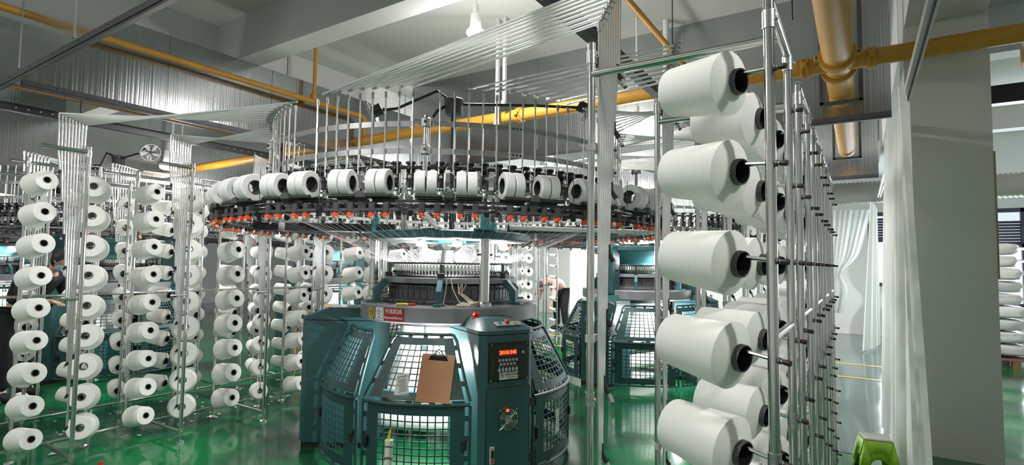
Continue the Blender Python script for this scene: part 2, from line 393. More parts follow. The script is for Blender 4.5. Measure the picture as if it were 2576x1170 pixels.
# curtains
def curtain(label,path_top,path_bot,z_top,z_bot,folds,amp,seed=1,tie=None,rail=None):
    rnd=random.Random(seed); b=MB(); N=folds*8; V=14
    pt=[Vector((*p,0)) for p in path_top]; pb=[Vector((*p,0)) for p in path_bot]
    def along(P,t):
        n=len(P)-1; i=min(int(t*n),n-1); return P[i].lerp(P[i+1],t*n-i)
    ph=[rnd.uniform(.7,1.35) for _ in range(folds+2)]
    def fn(u,v):
        a=along(pt,u); c=along(pb,u); vv=v
        p=a.lerp(c,v); d=(along(pb,min(1,u+.02))-along(pb,max(0,u-.02))); d=d.normalized() if d.length>1e-6 else Vector((0,1,0)); nrm=Vector((-d.y,d.x,0))
        s=math.sin(u*folds*2*PI)*ph[int(u*folds)]+.4*math.sin(u*folds*4.6*PI+1+v*1.5)
        w=amp*(.55+.45*v)
        if tie is not None:
            k=math.exp(-((v-tie)/.10)**2); 
            cen=along(pb,.5 if not rail else .2).lerp(along(pt,.5),1-v)
            p=p.lerp(cen,.75*k); w*=1-.5*k
        return p+nrm*s*w+Vector((0,0,z_top+(z_bot-z_top)*v))
    b.grid([i/N for i in range(N+1)],[j/V for j in range(V+1)],lambda i,j:True,fn,'curtain')
    o=b.build('curtain',None,180); return tag(o,label,'curtain','white room curtains')
curtain('near white sheer curtain hanging in front of the column',[(.24,4.15),(.30,4.6),(.26,5.2),(.22,5.9)],[(.31,3.75),(.30,4.6),(.22,5.5),(.17,6.3)],2.66,.03,9,.035,3)
curtain('second white curtain behind the near one reaching the floor of the aisle',[(.2,11.2),(.25,12.0),(.3,12.8)],[(.05,11.4),(.2,12.2),(.3,12.9)],2.66,.03,8,.04,5)
curtain('white curtain gathered and tied aside in front of the far window',[(-.75,13.2),(.25,13.4)],[(-.72,13.2),(-.30,13.3)],2.72,.55,10,.05,8,tie=.62)
curtain('milky plastic sheet curtain in the distance behind the second machine',[(-5.2,10.3),(-3.1,10.45)],[(-5.2,10.3),(-3.1,10.45)],2.7,.04,14,.03,9)
b=MB(); 
for x in (-.016,.016): b.box((x,0,0),(.012,8.4,.05),'steel')
b.box((0,0,.02),(.04,8.4,.008),'steel')
tag(b.build('curtain_rail',None,T=Matrix.Translation((.30,6.5,2.70))),'metal curtain rail running above the white sheer curtains','curtain rail')
# flexible duct
b=MB(); path=[(-3.,0,0)]; prof=[]
for i in range(190):
    prof.append((.215 if i%2 else .19,-3.+i*.034))
b.lathe(prof,'ventduct',28,frame((0,0,0),(1,0,0)))
tag(b.build('flexible_duct',None,180,T=Matrix.Translation((1.2,12.1,2.93))),'ribbed grey flexible duct hanging across the far aisle','duct')
# straps that carry it
# lamps ------------------------------------------------------------
def bulb_mesh():
    b=MB(); b.lathe([(.001,.30),(.03,.30),(.032,.22),(.05,.20),(.055,.10),(.062,.06),(.062,.045)],'lampw',20); return b.mesh('housing')
def glass_mesh():
    b=MB(); b.lathe([(.060,.048),(.088,.030),(.092,.012),(.086,-.004),(.06,-.016),(.001,-.020)],'lamp',20); return b.mesh('diffuser')
HM,GM=bulb_mesh(),glass_mesh()
def lamp(x,y,z,label,watts,drop=None):
    o=thing('high_bay_lamp',label,'lamp',(x,y,z),0,'hanging bulb lamps'); put('housing',HM,o); put('diffuser',GM,o)
    d=(CEIL-z) if drop is None else drop
    b=MB(); b.cyl((0,0,.30),(0,0,d),.012,'lampw',n=8); b.build('stem',o)
    l=bpy.data.lights.new('bulb_light','SPOT' if z<3.95 and label[:11]!='bulb lamp o' else 'POINT'); l.energy=watts; l.shadow_soft_size=.09; l.color=(1,.985,.95)
    if l.type=='SPOT': l.spot_size=rad(172); l.spot_blend=.45
    lo=bpy.data.objects.new('bulb_light',l); C.objects.link(lo); lo.parent=o; lo.location=(0,0,-.13)
    if l.type=='SPOT':
        l2=bpy.data.lights.new('bulb_spill','POINT'); l2.energy=watts*.38; l2.shadow_soft_size=.09; l2.color=(1,.985,.95)
        lo=bpy.data.objects.new('bulb_spill',l2); C.objects.link(lo); lo.parent=o; lo.location=(0,0,-.13)
LAMPS=[(-4.6,12.6,3.2,'very distant bulb lamp washing the back wall beyond the second machine'),(-3.2,4.2,3.80,'bright bulb lamp hanging from the ceiling above the big machine'),  # first entry is an added fill lamp that whitens the back wall
 (-6.62,2.95,2.53,'bright bulb lamp under the black track over the creels'),
 (-2.15,5.95,3.05,'bright bulb lamp near the mustard pipe behind the tube bundles'),
 (-9.9,4.6,2.75,'bulb lamp over the far teal machine behind the cone racks'),
 (-4.6,8.3,3.3,'distant bulb lamp beyond the cross panel on the creel side'),
 (-2.2,9.6,3.3,'distant bulb lamp beyond the cross panel over the second machine'),
 (-3.4,-.6,3.3,'bulb lamp behind the viewer on the creel side'),  # unseen fill lamp, added to lighten the hall from behind
 (-1.6,1.0,3.5,'bulb lamp overhead near the viewer'),
 (-7.9,-.3,3.2,'bulb lamp behind the viewer in the far corner'),  # another unseen fill, added for more light on this side
 (1.7,1.2,3.4,'bulb lamp overhead on the curtain side behind the viewer'),  # unseen lamp added to lift the column and the cone bases
 (3.6,8.6,3.4,'bulb lamp over the bag storage beyond the column'),
 (-7.0,6.9,3.3,'bulb lamp between the far creels and the cross panel')]
WATT=[150,95,50,70,60,210,210,60,50,40,80,45,55]
for (x,y,z,l),w in zip(LAMPS,WATT): lamp(x,y,z,l,w,.32 if z<2.7 else None)
# ------------------------------------------------------------------ circular knitting machine
MX,MY=-2.925,3.55
LEGS=(-28.,92.,-148.)
RODS=[]                                   # (angle, group)
for g,(a0,n,st) in enumerate(((-87.8,9,3.43),(-53.8,11,3.47),(-12.6,9,3.45),(20.,9,3.45),(53.,9,3.45),(86,9,3.45),(119,9,3.45),(151,9,3.45))):
    for i in range(n): RODS.append((a0+i*st,g))
for g,(a0,n) in ((9,(-97.6,9)),(10,(-130.5,9))):
    for i in range(n): RODS.append((a0-i*3.43,g))
RR=1.42; RT=2.535
def leg_mesh(name,panel):
    b=MB(); w=.205; x0,x1=.50,1.05; c=.045
    def ring(x0,x1,w,cc,z): return [(x0,-w,z),(x1-cc,-w,z),(x1,-w+cc,z),(x1,w-cc,z),(x1-cc,w,z),(x0,w,z)]
    R=[ring(x0,x1,w,c,.05),ring(x0,x1,w,c,1.015)]
    vs=sum(R,[]); b.add(vs,[(5,4,3,2,1,0)]+[(i,(i+1)%6,6+(i+1)%6,6+i) for i in range(6)],'teal')
    b.add(sum([ring(x0,x1-.006,w-.006,c,1.015),ring(x0,x1-.006,w-.006,c,1.022)],[]),[(i,(i+1)%6,6+(i+1)%6,6+i) for i in range(6)],'black')
    R=[ring(x0,x1+.003,w+.003,c,1.022),ring(x0,x1+.003,w+.003,c,1.045),ring(x0,x1-.16,w-.055,c,1.115)]
    vs=sum(R,[]); b.add(vs,[(i+6*q,(i+1)%6+6*q,6+6*q+(i+1)%6,6+6*q+i) for q in (0,1) for i in range(6)]+[(12,13,14,15,16,17)],'teal')
    b.box((.78,0,.025),(.5,.36,.05),'black')
    return b.mesh(name)
def build_machine(root,main=True):
    # ---- bed
    b=MB(); b.lathe([(.40,1.05),(.715,1.05),(.73,1.062),(.73,1.165),(.722,1.175),(.45,1.178),(.45,1.06),(.40,1.05)],'grey',96); bed=b.build('bed_ring',root)
    b=MB(); b.arc(.40,.46,1.0,1.05,'dark',n=48); b.build('bed_underside',bed)
    if main:
        def onbed(a,z,rr=.731): return frame(pol(rr,a,z),pol(1,a),(0,0,1))
        b=MB(); T=onbed(-103.5,1.112); b.cyl((0,0,0),(0,0,.004),.046,'discyel',n=28,T=T); text(b,'13',.058,T@Matrix.Translation((0,0,.0045)),'ink'); b.bar(T@Vector((-.0125,.0185,.0048)),T@Vector((-.0215,.0125,.0048)),.0042,.001,'ink',up=T.to_3x3()@Vector((0,0,1))); b.build('number_disc',bed)
        b=MB(); N=6
        def platearc(a0,a1,z0,z1,k):
            for i in range(N):
                aa,ab=a0+(a1-a0)*i/N,a0+(a1-a0)*(i+1)/N
                b.add([pol(.732,aa,z0),pol(.732,ab,z0),pol(.732,ab,z1),pol(.732,aa,z1),pol(.736,aa,z0),pol(.736,ab,z0),pol(.736,ab,z1),pol(.736,aa,z1)],[(4,5,6,7),(7,6,2,3),(5,4,0,1),(4,7,3,0),(6,5,1,2)],k)
        platearc(-99.3,-91.4,1.068,1.162,'white'); platearc(-91.4,-77.,1.068,1.162,'signred')
        T=onbed(-95.35,1.122,.7365)
        pts=[]
        for r in (.034,.028):
            for i in range(10):
                q=r if i%2==0 else r*.45; pts.append((q*math.sin(2*PI*i/10),q*math.cos(2*PI*i/10),.0006))
        b.add(pts,[(i,(i+1)%10,10+(i+1)%10,10+i) for i in range(10)],'ink',T)
        for s in (-1,1): b.box((s*.043,0,.0004),(.003,.085,.0008),'ink',T); b.box((0,s*.043,.0004),(.086,.003,.0008),'ink',T)
        b.arc(.011,.0135,.0003,.0009,'ink',n=20,T=T)
        text(b,'XM',.016,T@Matrix.Translation((0,-.034,.001)),'ink')
        def arctext(body,size,ac,z,k,step):
            n=len(body)
            for i,ch in enumerate(body):
                if ch==' ': continue
                text(b,ch,size,onbed(ac+(i-(n-1)/2)*step,z,.7365),k)
        arctext('祥铭机械',.040,-84.2,1.134,'white',3.05)
        T0='Xiang ming Machinery'; arctext(T0,.0235,-84.2,1.090,'white',.655)
        b.build('maker_plate',bed)
    # ---- legs
    LM=leg_mesh('leg_cabinet',False)
    for i,a in enumerate(LEGS):
        leg=put('leg_cabinet',LM,root,Matrix.Rotation(rad(a),4,'Z')@(Matrix.Diagonal((1.12,1.10,1,1)) if main and i==2 else Matrix()))
        if i==0:
            x=1.0505
            d=MB(); z0,z1=.06,.665; y=.165
            for (c,s) in (((x,-y,(z0+z1)/2),(.004,.004,z1-z0)),((x,y,(z0+z1)/2),(.004,.004,z1-z0)),((x,0,z1),(.004,2*y+.004,.004))): d.box(c,s,'ink')
            d.box((x,0,(z0+z1)/2),(.002,2*y-.006,z1-z0-.004),'teal'); door=d.build('cabinet_door',leg)
            for zz in (.18,.55): h=MB(); h.bbox((x+.004,y+.012,zz),(.012,.014,.06),.003,'black'); h.build('hinge',door)
            f=MB(); T=frame((x+.004,0,.455),(1,0,0))
            for r in (.018,.030,.042,.054,.066): f.tube([T@Vector((r*math.cos(2*PI*j/28),r*math.sin(2*PI*j/28),.010)) for j in range(28)],.0022,'chrome',5,closed=True)
            for q in range(4):
                aa=PI/4+q*PI/2; f.tube([T@Vector((.014*math.cos(aa),.014*math.sin(aa),.011)),T@Vector((.072*math.cos(aa),.072*math.sin(aa),.010)),T@Vector((.092*math.cos(aa),.092*math.sin(aa),0))],.0022,'chrome',5); f.ball(T@Vector((.092*math.cos(aa),.092*math.sin(aa),.003)),.006,'chrome',8)
            f.cyl(T@Vector((0,0,-.002)),T@Vector((0,0,.001)),.066,'black',n=28); f.cyl(T@Vector((0,0,.001)),T@Vector((0,0,.006)),.026,'lgrey',n=20); f.build('fan_guard',door)
            f=MB(); text(f,'43',.024,T@Matrix.Translation((-.012,.062,.013)),'glow'); f.build('small_red_digits',door)
            f=MB(); f.bbox((x+.004,-.118,.235),(.012,.036,.115),.004,'lgrey'); f.bbox((x+.012,-.118,.245),(.016,.018,.05),.003,'black'); f.box((x+.0105,-.118,.20),(.004,.018,.022),'red'); f.build('power_switch',door)
            p=MB(); p.box((x+.001,.0,.838),(.006,.306,.258),'ink'); p.bbox((x+.004,.0,.838),(.012,.290,.240),.003,'black')
            for yy in (-.143,.143):
                for zz in (.720,.956): p.cyl((x+.008,yy*.96,zz),(x+.013,yy*.96,zz),.004,'chrome',n=8)
            pan=p.build('control_panel',leg)
            TP=frame((x+.0105,0,.838),(1,0,0))
            f=MB(); f.box((-.012,.062,0),(.135,.040,.002),'red',TP); text(f,'20101345',.033,TP@Matrix.Translation((-.012,.062,.0015)),'glow'); f.build('led_display',pan)
            f=MB()
            for r,(zz,n,off) in enumerate(((.012,6,0),(-.014,5,.01),(-.052,6,0))):
                for j in range(n): f.bbox((-.075+off+j*.026,zz,.002),(.018,.018 if r<2 else .026,.005),.002,'lgrey' if r<2 else 'dust',TP)
            for j in range(6): f.cyl((-.075+.026*j,-.032,0),(-.075+.026*j,-.032,.003),.003,'white',n=6,T=TP); 
            for j in range(7): f.cyl((-.125,.06-.022*j,0),(-.125,.06-.022*j,.0025),.006,'dark',n=8,T=TP)
            f.cyl((.105,.058,0),(.105,.058,.006),.009,'lgrey',n=12,T=TP); f.build('keypad',pan)
            f=MB(); f.box((-.005,-.093,.001),(.140,.046,.002),'white',TP); text(f,'祥铭纺织机械',.017,TP@Matrix.Translation((.018,-.085,.0025)),'ink'); f.box((.018,-.101,.0022),(.085,.0025,.0005),'ink',TP); f.box((.010,-.108,.0022),(.07,.002,.0005),'ink',TP)
            f.arc(.011,.014,.002,.0026,'ink',n=18,T=TP@Matrix.Translation((-.055,-.088,0))); text(f,'★',.016,TP@Matrix.Translation((-.055,-.088,.0025)),'ink'); f.build('name_plate',pan)
            # top controls sit on the sloped front face of the lid
            sl=math.atan2(.07,.163); TS=Matrix.Translation((.978,.03,1.0795))@Matrix.Rotation(sl,4,'Y')
            f=MB(); f.bbox((0,0,.003),(.052,.20,.006),.002,'lgrey',TS); pl=f.build('push_button_plate',leg)
            f=MB(); f.cyl((0,-.01,.006),(0,-.01,.012),.017,'lgrey',n=16,T=TS); f.lathe([(.001,.034),(.012,.033),(.019,.026),(.017,.018),(.010,.012)],'red',18,TS@Matrix.Translation((0,-.01,0))); f.build('red_button',pl)
            for yy in (-.065,.055): f=MB(); f.lathe([(.001,.014),(.012,.014),(.014,.006),(.016,.006)],'chrome',16,TS@Matrix.Translation((0,yy,0))); f.build('metal_button',pl)
            f=MB(); f.lathe([(.001,1.15),(.018,1.148),(.026,1.138),(.022,1.128),(.015,1.115)],'red',18,Matrix.Translation((.80,-.13,0))); f.cyl((.80,-.13,1.11),(.80,-.13,1.118),.030,'red',n=18); f.build('emergency_button',leg)
        else:
            for sgn in (() if main and i==2 else (-1,1)):
                f=MB()
                for zz in [.14+.042*j for j in range(19)]: f.lathe([(.010,-.035),(.012,0),(.010,.035)],'teal',8,Matrix.Translation((.99,sgn*.203,zz))@Matrix.Rotation(PI/2,4,'Y'))
                f.build('louvre_vents',leg)
            if main: continue
            f=MB(); pr=[(1.05,-.12,.86),(1.05,.12,.86),(1.11,.07,.80),(1.11,-.07,.80),(1.05,-.12,.46),(1.05,.12,.46),(1.10,.07,.58),(1.10,-.07,.58)]
            f.add(pr,[(0,3,2,1),(3,7,6,2),(0,4,7,3),(1,2,6,5),(4,5,6,7)],'teal'); f.build('fan_hood',leg)
    # ---- mesh guard doors
    def door(a0,a1,label=None):
        b=MB(); rm=1.0; zr=.555
        A=[a0+.6,a1-.6]
        def lattice(fn,nu,nv,mu,mv,bw,bh):      # sheet in u,v in 0..1 with a lattice of holes inside margins
            us=[0,.018]; 
            for i in range(nu): us+= [mu+(1-2*mu)*(i+bw)/nu, mu+(1-2*mu)*(i+1-bw*.0)/nu]
            us=[0,.045]+[mu]+sum([[mu+(1-2*mu)*(i+1-bw)/nu,mu+(1-2*mu)*(i+1)/nu] for i in range(nu)],[])+[.955,1]
            vs=[0,.04]+[mv]+sum([[mv+(1-2*mv)*(i+1-bh)/nv,mv+(1-2*mv)*(i+1)/nv] for i in range(nv)],[])+[.96,1]
            nU,nV=len(us)-1,len(vs)-1
            def solid(i,j):
                edge = i==0 or j==0 or i==nU-1 or j==nV-1
                if edge: return (i in (4,10,16,22) or j in (4,10,16)) and not((i in(0,nU-1)) and (j in(0,nV-1)))
                if i<2 or i>nU-3 or j<2 or j>nV-3: return True
                return not((i-2)%2==0 and (j-2)%2==0)
            b.grid(us,vs,solid,fn,'teald')
        lattice(lambda u,v: pol(rm,A[0]+(A[1]-A[0])*u,.06+(zr-.03)*v-.0*v),10,8,.16,.17,.17,.17)
        ac=(a0+a1)/2; half=(A[1]-A[0])/2
        def up(u,v):
            k=1-.24*v; return pol(rm-.215*v,ac+(u-.5)*2*half*k+ (0),zr+.02+.41*v)
        lattice(up,8,8,.17,.14,.17,.17)
        me=b.mesh('guard_door'); me.polygons.foreach_set('use_smooth',[False]*len(me.polygons)); d=put('guard_door',me,root)
        s=d.modifiers.new('thickness','SOLIDIFY'); s.thickness=.004
        r=MB()
        def rim(pts,rr=.011): r.tube(pts,rr,'teald',8,closed=True)
        r.tube([pol(rm+.008,A[0]+(A[1]-A[0])*i/24,zr+.006) for i in range(25)],.014,'teald',8)
        r.tube([pol(rm+.004,A[0]+(A[1]-A[0])*i/24,.06) for i in range(25)],.011,'teald',8)
        for aa in A: r.tube([pol(rm+.004,aa,.06),pol(rm+.004,aa,zr)],.011,'teald',8)
        P_=[up(0,v/10) for v in range(10)]+[up(.03,.985)]+[up(u/12,1) for u in range(1,12)]+[up(.97,.985)]+[up(1,1-v/10) for v in range(1,11)]
        r.tube([p+Vector((0,0,.006)) for p in P_],.012,'teald',8)
        for aa in (A[0]+2,A[1]-2):
            r.bbox(pol(rm+.012,aa,.30),(.03,.03,.07),.006,'black')
        r.build('guard_rim',d); return d
    for (a0,a1) in ((-135.2,-87.8),(-85.6,-41.5),(-14.5,31),(33,79),(105,150),(152,199)): door(a0,a1)
    # ---- columns, top plate, brackets
    if main:
        for a in LEGS:
            b=MB(); p=pol(.655,a); b.cyl((p.x,p.y,1.17),(p.x,p.y,1.68),.040,'chrome',n=24); b.lathe([(.052,1.172),(.060,1.176),(.060,1.20),(.045,1.21)],'chrome',24,Matrix.Translation((p.x,p.y,0))); col=b.build('column',root)
            for s in (-1,1): h=MB(); q=p+pol(.05*s,a+90,1.56); h.bbox(q,(.026,.026,.016),.004,'black'); h.build('knob',col)
            b=MB(); b.cyl((p.x,p.y,1.74),(p.x,p.y,1.88),.038,'teal2',n=20); b.cyl((p.x,p.y,1.745),(p.x,p.y,1.755),.09,'teal2',n=24); b.cyl((p.x,p.y,1.88),(p.x,p.y,2.12),.014,'dark',n=12); b.build('pillar',root)
    else:
        for a in LEGS:
            b=MB(); T=Matrix.Rotation(rad(a),4,'Z'); b.bbox((.68,0,1.44),(.20,.22,.66),.02,'teal',T); b.build('column',root)
    b=MB(); b.lathe([(.30,1.676),(.66,1.676),(.672,1.684),(.672,1.732),(.66,1.74),(.30,1.74),(.30,1.676)],'teal' if not main else 'teal2' ,96,ks=['lgrey','teal3','teal3','teal3','teal3','teal3'] if main else None); tp=b.build('top_plate',root)
    if not main:
        b=MB(); b.lathe([(.62,1.676),(.34,1.53),(.33,1.50),(.001,1.50)],'teal2',48); b.build('cone_hood',root)
    b=MB(); 
    for i in range(3): b.box((.33,0,1.708),(.40,.14,.05),'teal2',Matrix.Rotation(rad(32+120*i),4,'Z'))
    b.cyl((0,0,1.66),(0,0,1.76),.13,'teal2',n=32); b.build('spider',tp)
    for i,(a,on) in enumerate(((-78,1),(-45,1),(160,0),(60,0))):
        b=MB(); p=pol(.50,a); b.lathe([(.001,1.676),(.03,1.672),(.036,1.655)],'lampw',16,Matrix.Translation((p.x,p.y,0))); b.lathe([(.034,1.655),(.038,1.640),(.032,1.622),(.001,1.615)],'lamp',16,Matrix.Translation((p.x,p.y,0))); lo=b.build('work_lamp',root)
        if main or i<2:
            l=bpy.data.lights.new('work_light','POINT'); l.energy=4.5; l.shadow_soft_size=.04; ob=bpy.data.objects.new('work_light',l); C.objects.link(ob); ob.parent=lo; ob.location=(p.x*.97,p.y*.97,1.575)
    for i in range(6):
        a=-58+60*i; T=Matrix.Rotation(rad(a),4,'Z')
        b=MB(); 
        pr=[(.655,1.178),(.655,1.285),(.575,1.365),(.53,1.365),(.53,1.33),(.60,1.262),(.60,1.178)]
        n=len(pr); vs=[(x,-.019,z) for x,z in pr]+[(x,.019,z) for x,z in pr]
        b.add(vs,[tuple(range(n)),tuple(range(2*n-1,n-1,-1))]+[(j,n+j,n+(j+1)%n,(j+1)%n) for j in range(n)],'teal3',T); b.box((.645,0,1.186),(.12,.06,.016),'teal3',T); br=b.build('support_bracket',root,25)
        b=MB(); b.bbox((.535,0,1.40),(.05,.05,.035),.004,'black',T); b.bbox((.525,0,1.44),(.022,.022,.09),.003,'dark',T); b.build('ring_post',br)
    # ---- cylinder head
    b=MB(); b.lathe([(.40,1.18),(.555,1.18),(.555,1.19),(.525,1.198),(.52,1.212),(.505,1.215),(.505,1.32),(.49,1.325),(.40,1.325)],'camgrey',96)
    for i in range(56):
        T=Matrix.Rotation(2*PI*i/56,4,'Z'); b.box((.506,0,1.268),(.004,.003,.10),'ink',T); b.box((.535,0,1.1955),(.05,.004,.006),'ink',T); b.cyl((.505,.028,1.295),(.511,.028,1.295),.010,'dark',n=8,T=T)
    b.build('cam_box_ring',root)
    b=MB(); b.lathe([(.40,1.335),(.545,1.335),(.55,1.34),(.55,1.375),(.545,1.38),(.40,1.385),(.40,1.335)],'grey',96); b.build('saddle_plate',root)
    b=MB(); b.lathe([(.44,1.386),(.505,1.386),(.49,1.40),(.46,1.408),(.44,1.408)],'chrome',96); b.build('needle_ring',root)
    b=MB()
    for i in range(108):
        T=Matrix.Rotation(2*PI*i/108,4,'Z')
        b.bbox((.462,0,1.452),(.014,.0185,.058),.002,'alu',T); b.box((.468,.003,1.418),(.010,.008,.03),'black',T); b.cyl((.466,-.004,1.425),(.482,-.004,1.415),.005,'chrome',n=6,T=T)
    b.build('yarn_carriers',root)
    b=MB(); b.arc(.470,.525,1.482,1.497,'dark',n=96)
    for i in range(90):
        T=Matrix.Rotation(2*PI*i/90,4,'Z'); b.box((.515,0,1.499),(.008,.010,.008),'white',T)
    b.build('eyelet_ring',root)
    b=MB(); b.lathe([(.43,1.39),(.43,1.46),(.36,1.47),(.10,1.47),(.08,1.60),(.001,1.60)],'steel',64); b.build('dial_hub',root)
    for a in (-118,-20):
        b=MB(); p=pol(.22,a,1.56); T=frame(p,pol(1,a,.2)); b.cyl((0,0,-.09),(0,0,.04),.055,'lgrey',n=20,T=T); b.arc(.070,.075,.04,.07,'lgrey',n=28,T=T)
        for j in range(6): b.box((.036,0,.055),(.062,.03,.004),'lgrey',T@Matrix.Rotation(j*PI/3,4,'Z')@Matrix.Rotation(.5,4,'X'))
        for j in range(3): b.arc(.022+.018*j,.025+.018*j,.071,.074,'lgrey',n=24,T=T)
        b.build('needle_fan',root)
    # ---- inside: fabric, take-down
    b=MB(); N=64
    prof=[(1.06,.40,.40),(.90,.41,.40),(.62,.50,.22),(.42,.56,.05),(.36,.56,.03)]
    vs=[]
    for (z,rx,ry) in prof:
        for j in range(N): vs.append((rx*math.cos(2*PI*j/N),ry*math.sin(2*PI*j/N),z))
    b.add(vs,[(i*N+j,i*N+(j+1)%N,(i+1)*N+(j+1)%N,(i+1)*N+j) for i in range(len(prof)-1) for j in range(N)],'fabric',Matrix.Rotation(rad(20),4,'Z')); b.build('fabric_tube',root,60)
    T=Matrix.Rotation(rad(20),4,'Z')
    b=MB()
    for z,y in ((.375,.05),(.375,-.05),(.33,0)): b.cyl((-.62,y,z),(.62,y,z),.035,'chrome',n=18,T=T)
    for s in (-1,1): b.bbox((s*.66,0,.30),(.05,.34,.5),.01,'teal2',T)
    b.bbox((0,.14,.30),(1.3,.04,.10),.01,'teal2',T); b.bbox((0,-.14,.40),(1.3,.04,.06),.01,'teal2',T); b.build('takedown_rollers',root)
    b=MB(); b.cyl((-.57,0,.185),(.57,0,.185),.115,'fabric',n=32,T=T); b.cyl((-.63,0,.185),(.63,0,.185),.02,'chrome',n=12,T=T); b.build('cloth_roll',root)
    b=MB(); p=pol(.66,-66); b.lathe([(.03,.86),(.034,.895),(.03,.91),(.008,.92),(.008,1.06)],'lampw',12,Matrix.Translation((p.x,p.y,0))); b.ball((p.x,p.y,.845),.028,'lamp',10); lo=b.build('inspection_lamp',root)
    l=bpy.data.lights.new('inspection_light','POINT'); l.energy=26; l.shadow_soft_size=.03; ob=bpy.data.objects.new('inspection_light',l); C.objects.link(ob); ob.parent=lo; ob.location=(p.x,p.y,.80)
    # ---- radial arms + outer rails
    for a in (-148,152,92,32):
        T=Matrix.Rotation(rad(a),4,'Z'); b=MB(); b.box((1.09,0,1.785),(1.22,.065,.065),'blackbar',T); arm=b.build('radial_arm',root)
        c=MB(); c.box((1.45,0,1.785),(.055,.070,.070),'steel',T); c.build('arm_sleeve',arm); c=MB(); c.box((1.66,0,1.86),(.03,.03,.12),'blackbar',T); c.build('arm_bracket',arm)
    b=MB(); 
    for r,z in ((1.70,1.80),(1.70,1.775),(1.66,1.83)): b.arc(r-.008,r+.008,z-.008,z+.008,'dark',n=96)
    b.build('outer_rail',root)
    b=MB(); b.arc(1.33,1.355,1.915,1.945,'lgrey',n=96); b.arc(1.385,1.39,2.055,2.075,'black',n=96); b.build('feeder_rail',root)
    for z in (2.145,2.310):
        b=MB(); b.arc(RR-.011,RR-.006,z,z+.033,'flat',n=120)
        for a in (-37,53,143,-127): 
            b.arc(RR-.006,RR-.001,z-.001,z+.034,'steel',a,a+4,4)
            for j in range(4): q=pol(RR,a+.5+j,z+.0165); b.cyl(q-pol(.002,a+.5+j),q+pol(.0015,a+.5+j),.006,'ink',n=8)
        b.build('ring_band',root)
    for i in range(6):
        a=-57+60*i; p=pol(RR+.012,a); b=MB(); b.cyl((p.x,p.y,1.80),(p.x,p.y,2.37),.016,'chrome',n=14)
        for z in (2.162,2.327): b.bbox((p.x,p.y,z),(.046,.046,.06),.006,'steel'); q=pol(RR+.036,a,z); b.cyl(q,q+pol(.008,a),.010,'dark',n=8)
        b.build('ring_post',root); q=pol(RR-.06,a); b=MB(); b.cyl((q.x,q.y,1.93),(q.x,q.y,2.36),.013,'black',n=8); b.build('ring_brace',root)
    # ---- centre mast with blower arms
    b=MB(); b.cyl((0,0,1.76),(0,0,2.80),.022,'black',n=14); b.build('mast',root)
    b=MB(); b.lathe([(.001,2.775),(.07,2.775),(.078,2.785),(.078,2.865),(.086,2.87),(.088,2.905),(.08,2.912),(.001,2.912)],'dark',28); hub=b.build('blower_hub',root)
    for (pts,fan) in (([(0,.05,2.87),(-.05,-.16,2.95),(-.35,-.33,2.80),(-.50,-.42,2.78)],1),([(.07,.05,2.87),(.55,.36,2.87),(.95,.60,2.85)],1),([(-.05,-.05,2.85),(-.10,-.10,2.80),(-.12,-.13,2.74)],0)):
        b=MB(); b.tube([Vector(p)*1 for p in pts],.013,'black',8); b.build('blower_arm',root)
        if fan:
            b=MB(); e=Vector(pts[-1]); d=(Vector(pts[-1])-Vector(pts[-2])).normalized(); T=frame(e+Vector((0,0,.0)),Vector((d.x,d.y,-.5))); b.cyl((0,0,-.05),(0,0,.04),.05,'black',n=18,T=T); b.arc(.105,.112,.03,.06,'lgrey',n=28,T=T)
            for j in range(5): b.box((.065,0,.045),(.09,.05,.004),'lgrey',T@Matrix.Rotation(j*2*PI/5,4,'Z')@Matrix.Rotation(.5,4,'X'))
            for j in range(4): b.box((.055,0,.062),(.105,.004,.004),'dark',T@Matrix.Rotation(j*PI/2,4,'Z'))
            b.build('blower_fan',root)
    # ---- rods, feeders, holders
    rod=MB(); rod.cyl((RR,0,2.02),(RR,0,RT-.012),.0052,'alu',n=8,cap=False); rod.cyl((RR,0,RT-.05),(RR,0,RT-.012),.0085,'steel',n=8)
    rod.tube([(RR+.003,0,RT-.045),(RR+.018,0,RT-.040),(RR+.022,.01,RT-.02)],.0015,'dark',4)
    fd=MB()
    fd.bbox((1.385,0,1.985),(.062,.044,.098),.006,'black'); fd.lathe([(.012,2.100),(.030,2.098),(.032,2.086),(.022,2.081),(.022,2.068),(.033,2.064),(.034,2.052),(.024,2.046),(.032,2.038),(.012,2.03)],'black',10,Matrix.Translation((1.395,0,0)))
    fd.lathe([(.010,1.94),(.024,1.94),(.026,1.928),(.019,1.92),(.019,1.902),(.025,1.894),(.010,1.89)],'steel',10,Matrix.Translation((1.40,0,0)))
    fd.cyl((1.41,.006,2.005),(1.455,.006,2.000),.010,'lgrey',n=8); fd.tube([(1.41,-.012,1.96),(1.465,-.012,1.965),(1.47,.0,1.93)],.0022,'dark',4); fd.bbox((1.43,-.006,1.955),(.02,.016,.03),.003,'dark')
    if main:
        rm,fm=rod.mesh('guide_rod'),fd.mesh('yarn_feeder')
        fm2=fm.copy()
        for i,(a,g) in enumerate(RODS):
            T=Matrix.Rotation(rad(a),4,'Z'); put('guide_rod',rm,root,T)
        n=99
        for i in range(n): put('yarn_feeder',fm,root,Matrix.Rotation(2*PI*(i+.3)/n,4,'Z'))
    else:
        R_,F_=MB(),MB()
        for i in range(90):
            T=Matrix.Rotation(2*PI*i/90,4,'Z'); T.translation=(0,0,0)
            for src,dst in ((rod,R_),(fd,F_)):
                base=len(dst.v); dst.v.extend([T@v for v in src.v]); 
                for f,m in zip(src.f,src.m): dst.f.append([base+q for q in f]); dst.m.append(dst.mi(src.mats[m]))
        tag(R_.build('guide_rods',root),kind='stuff'); tag(F_.build('yarn_feeders',root),kind='stuff')
    hd=MB()
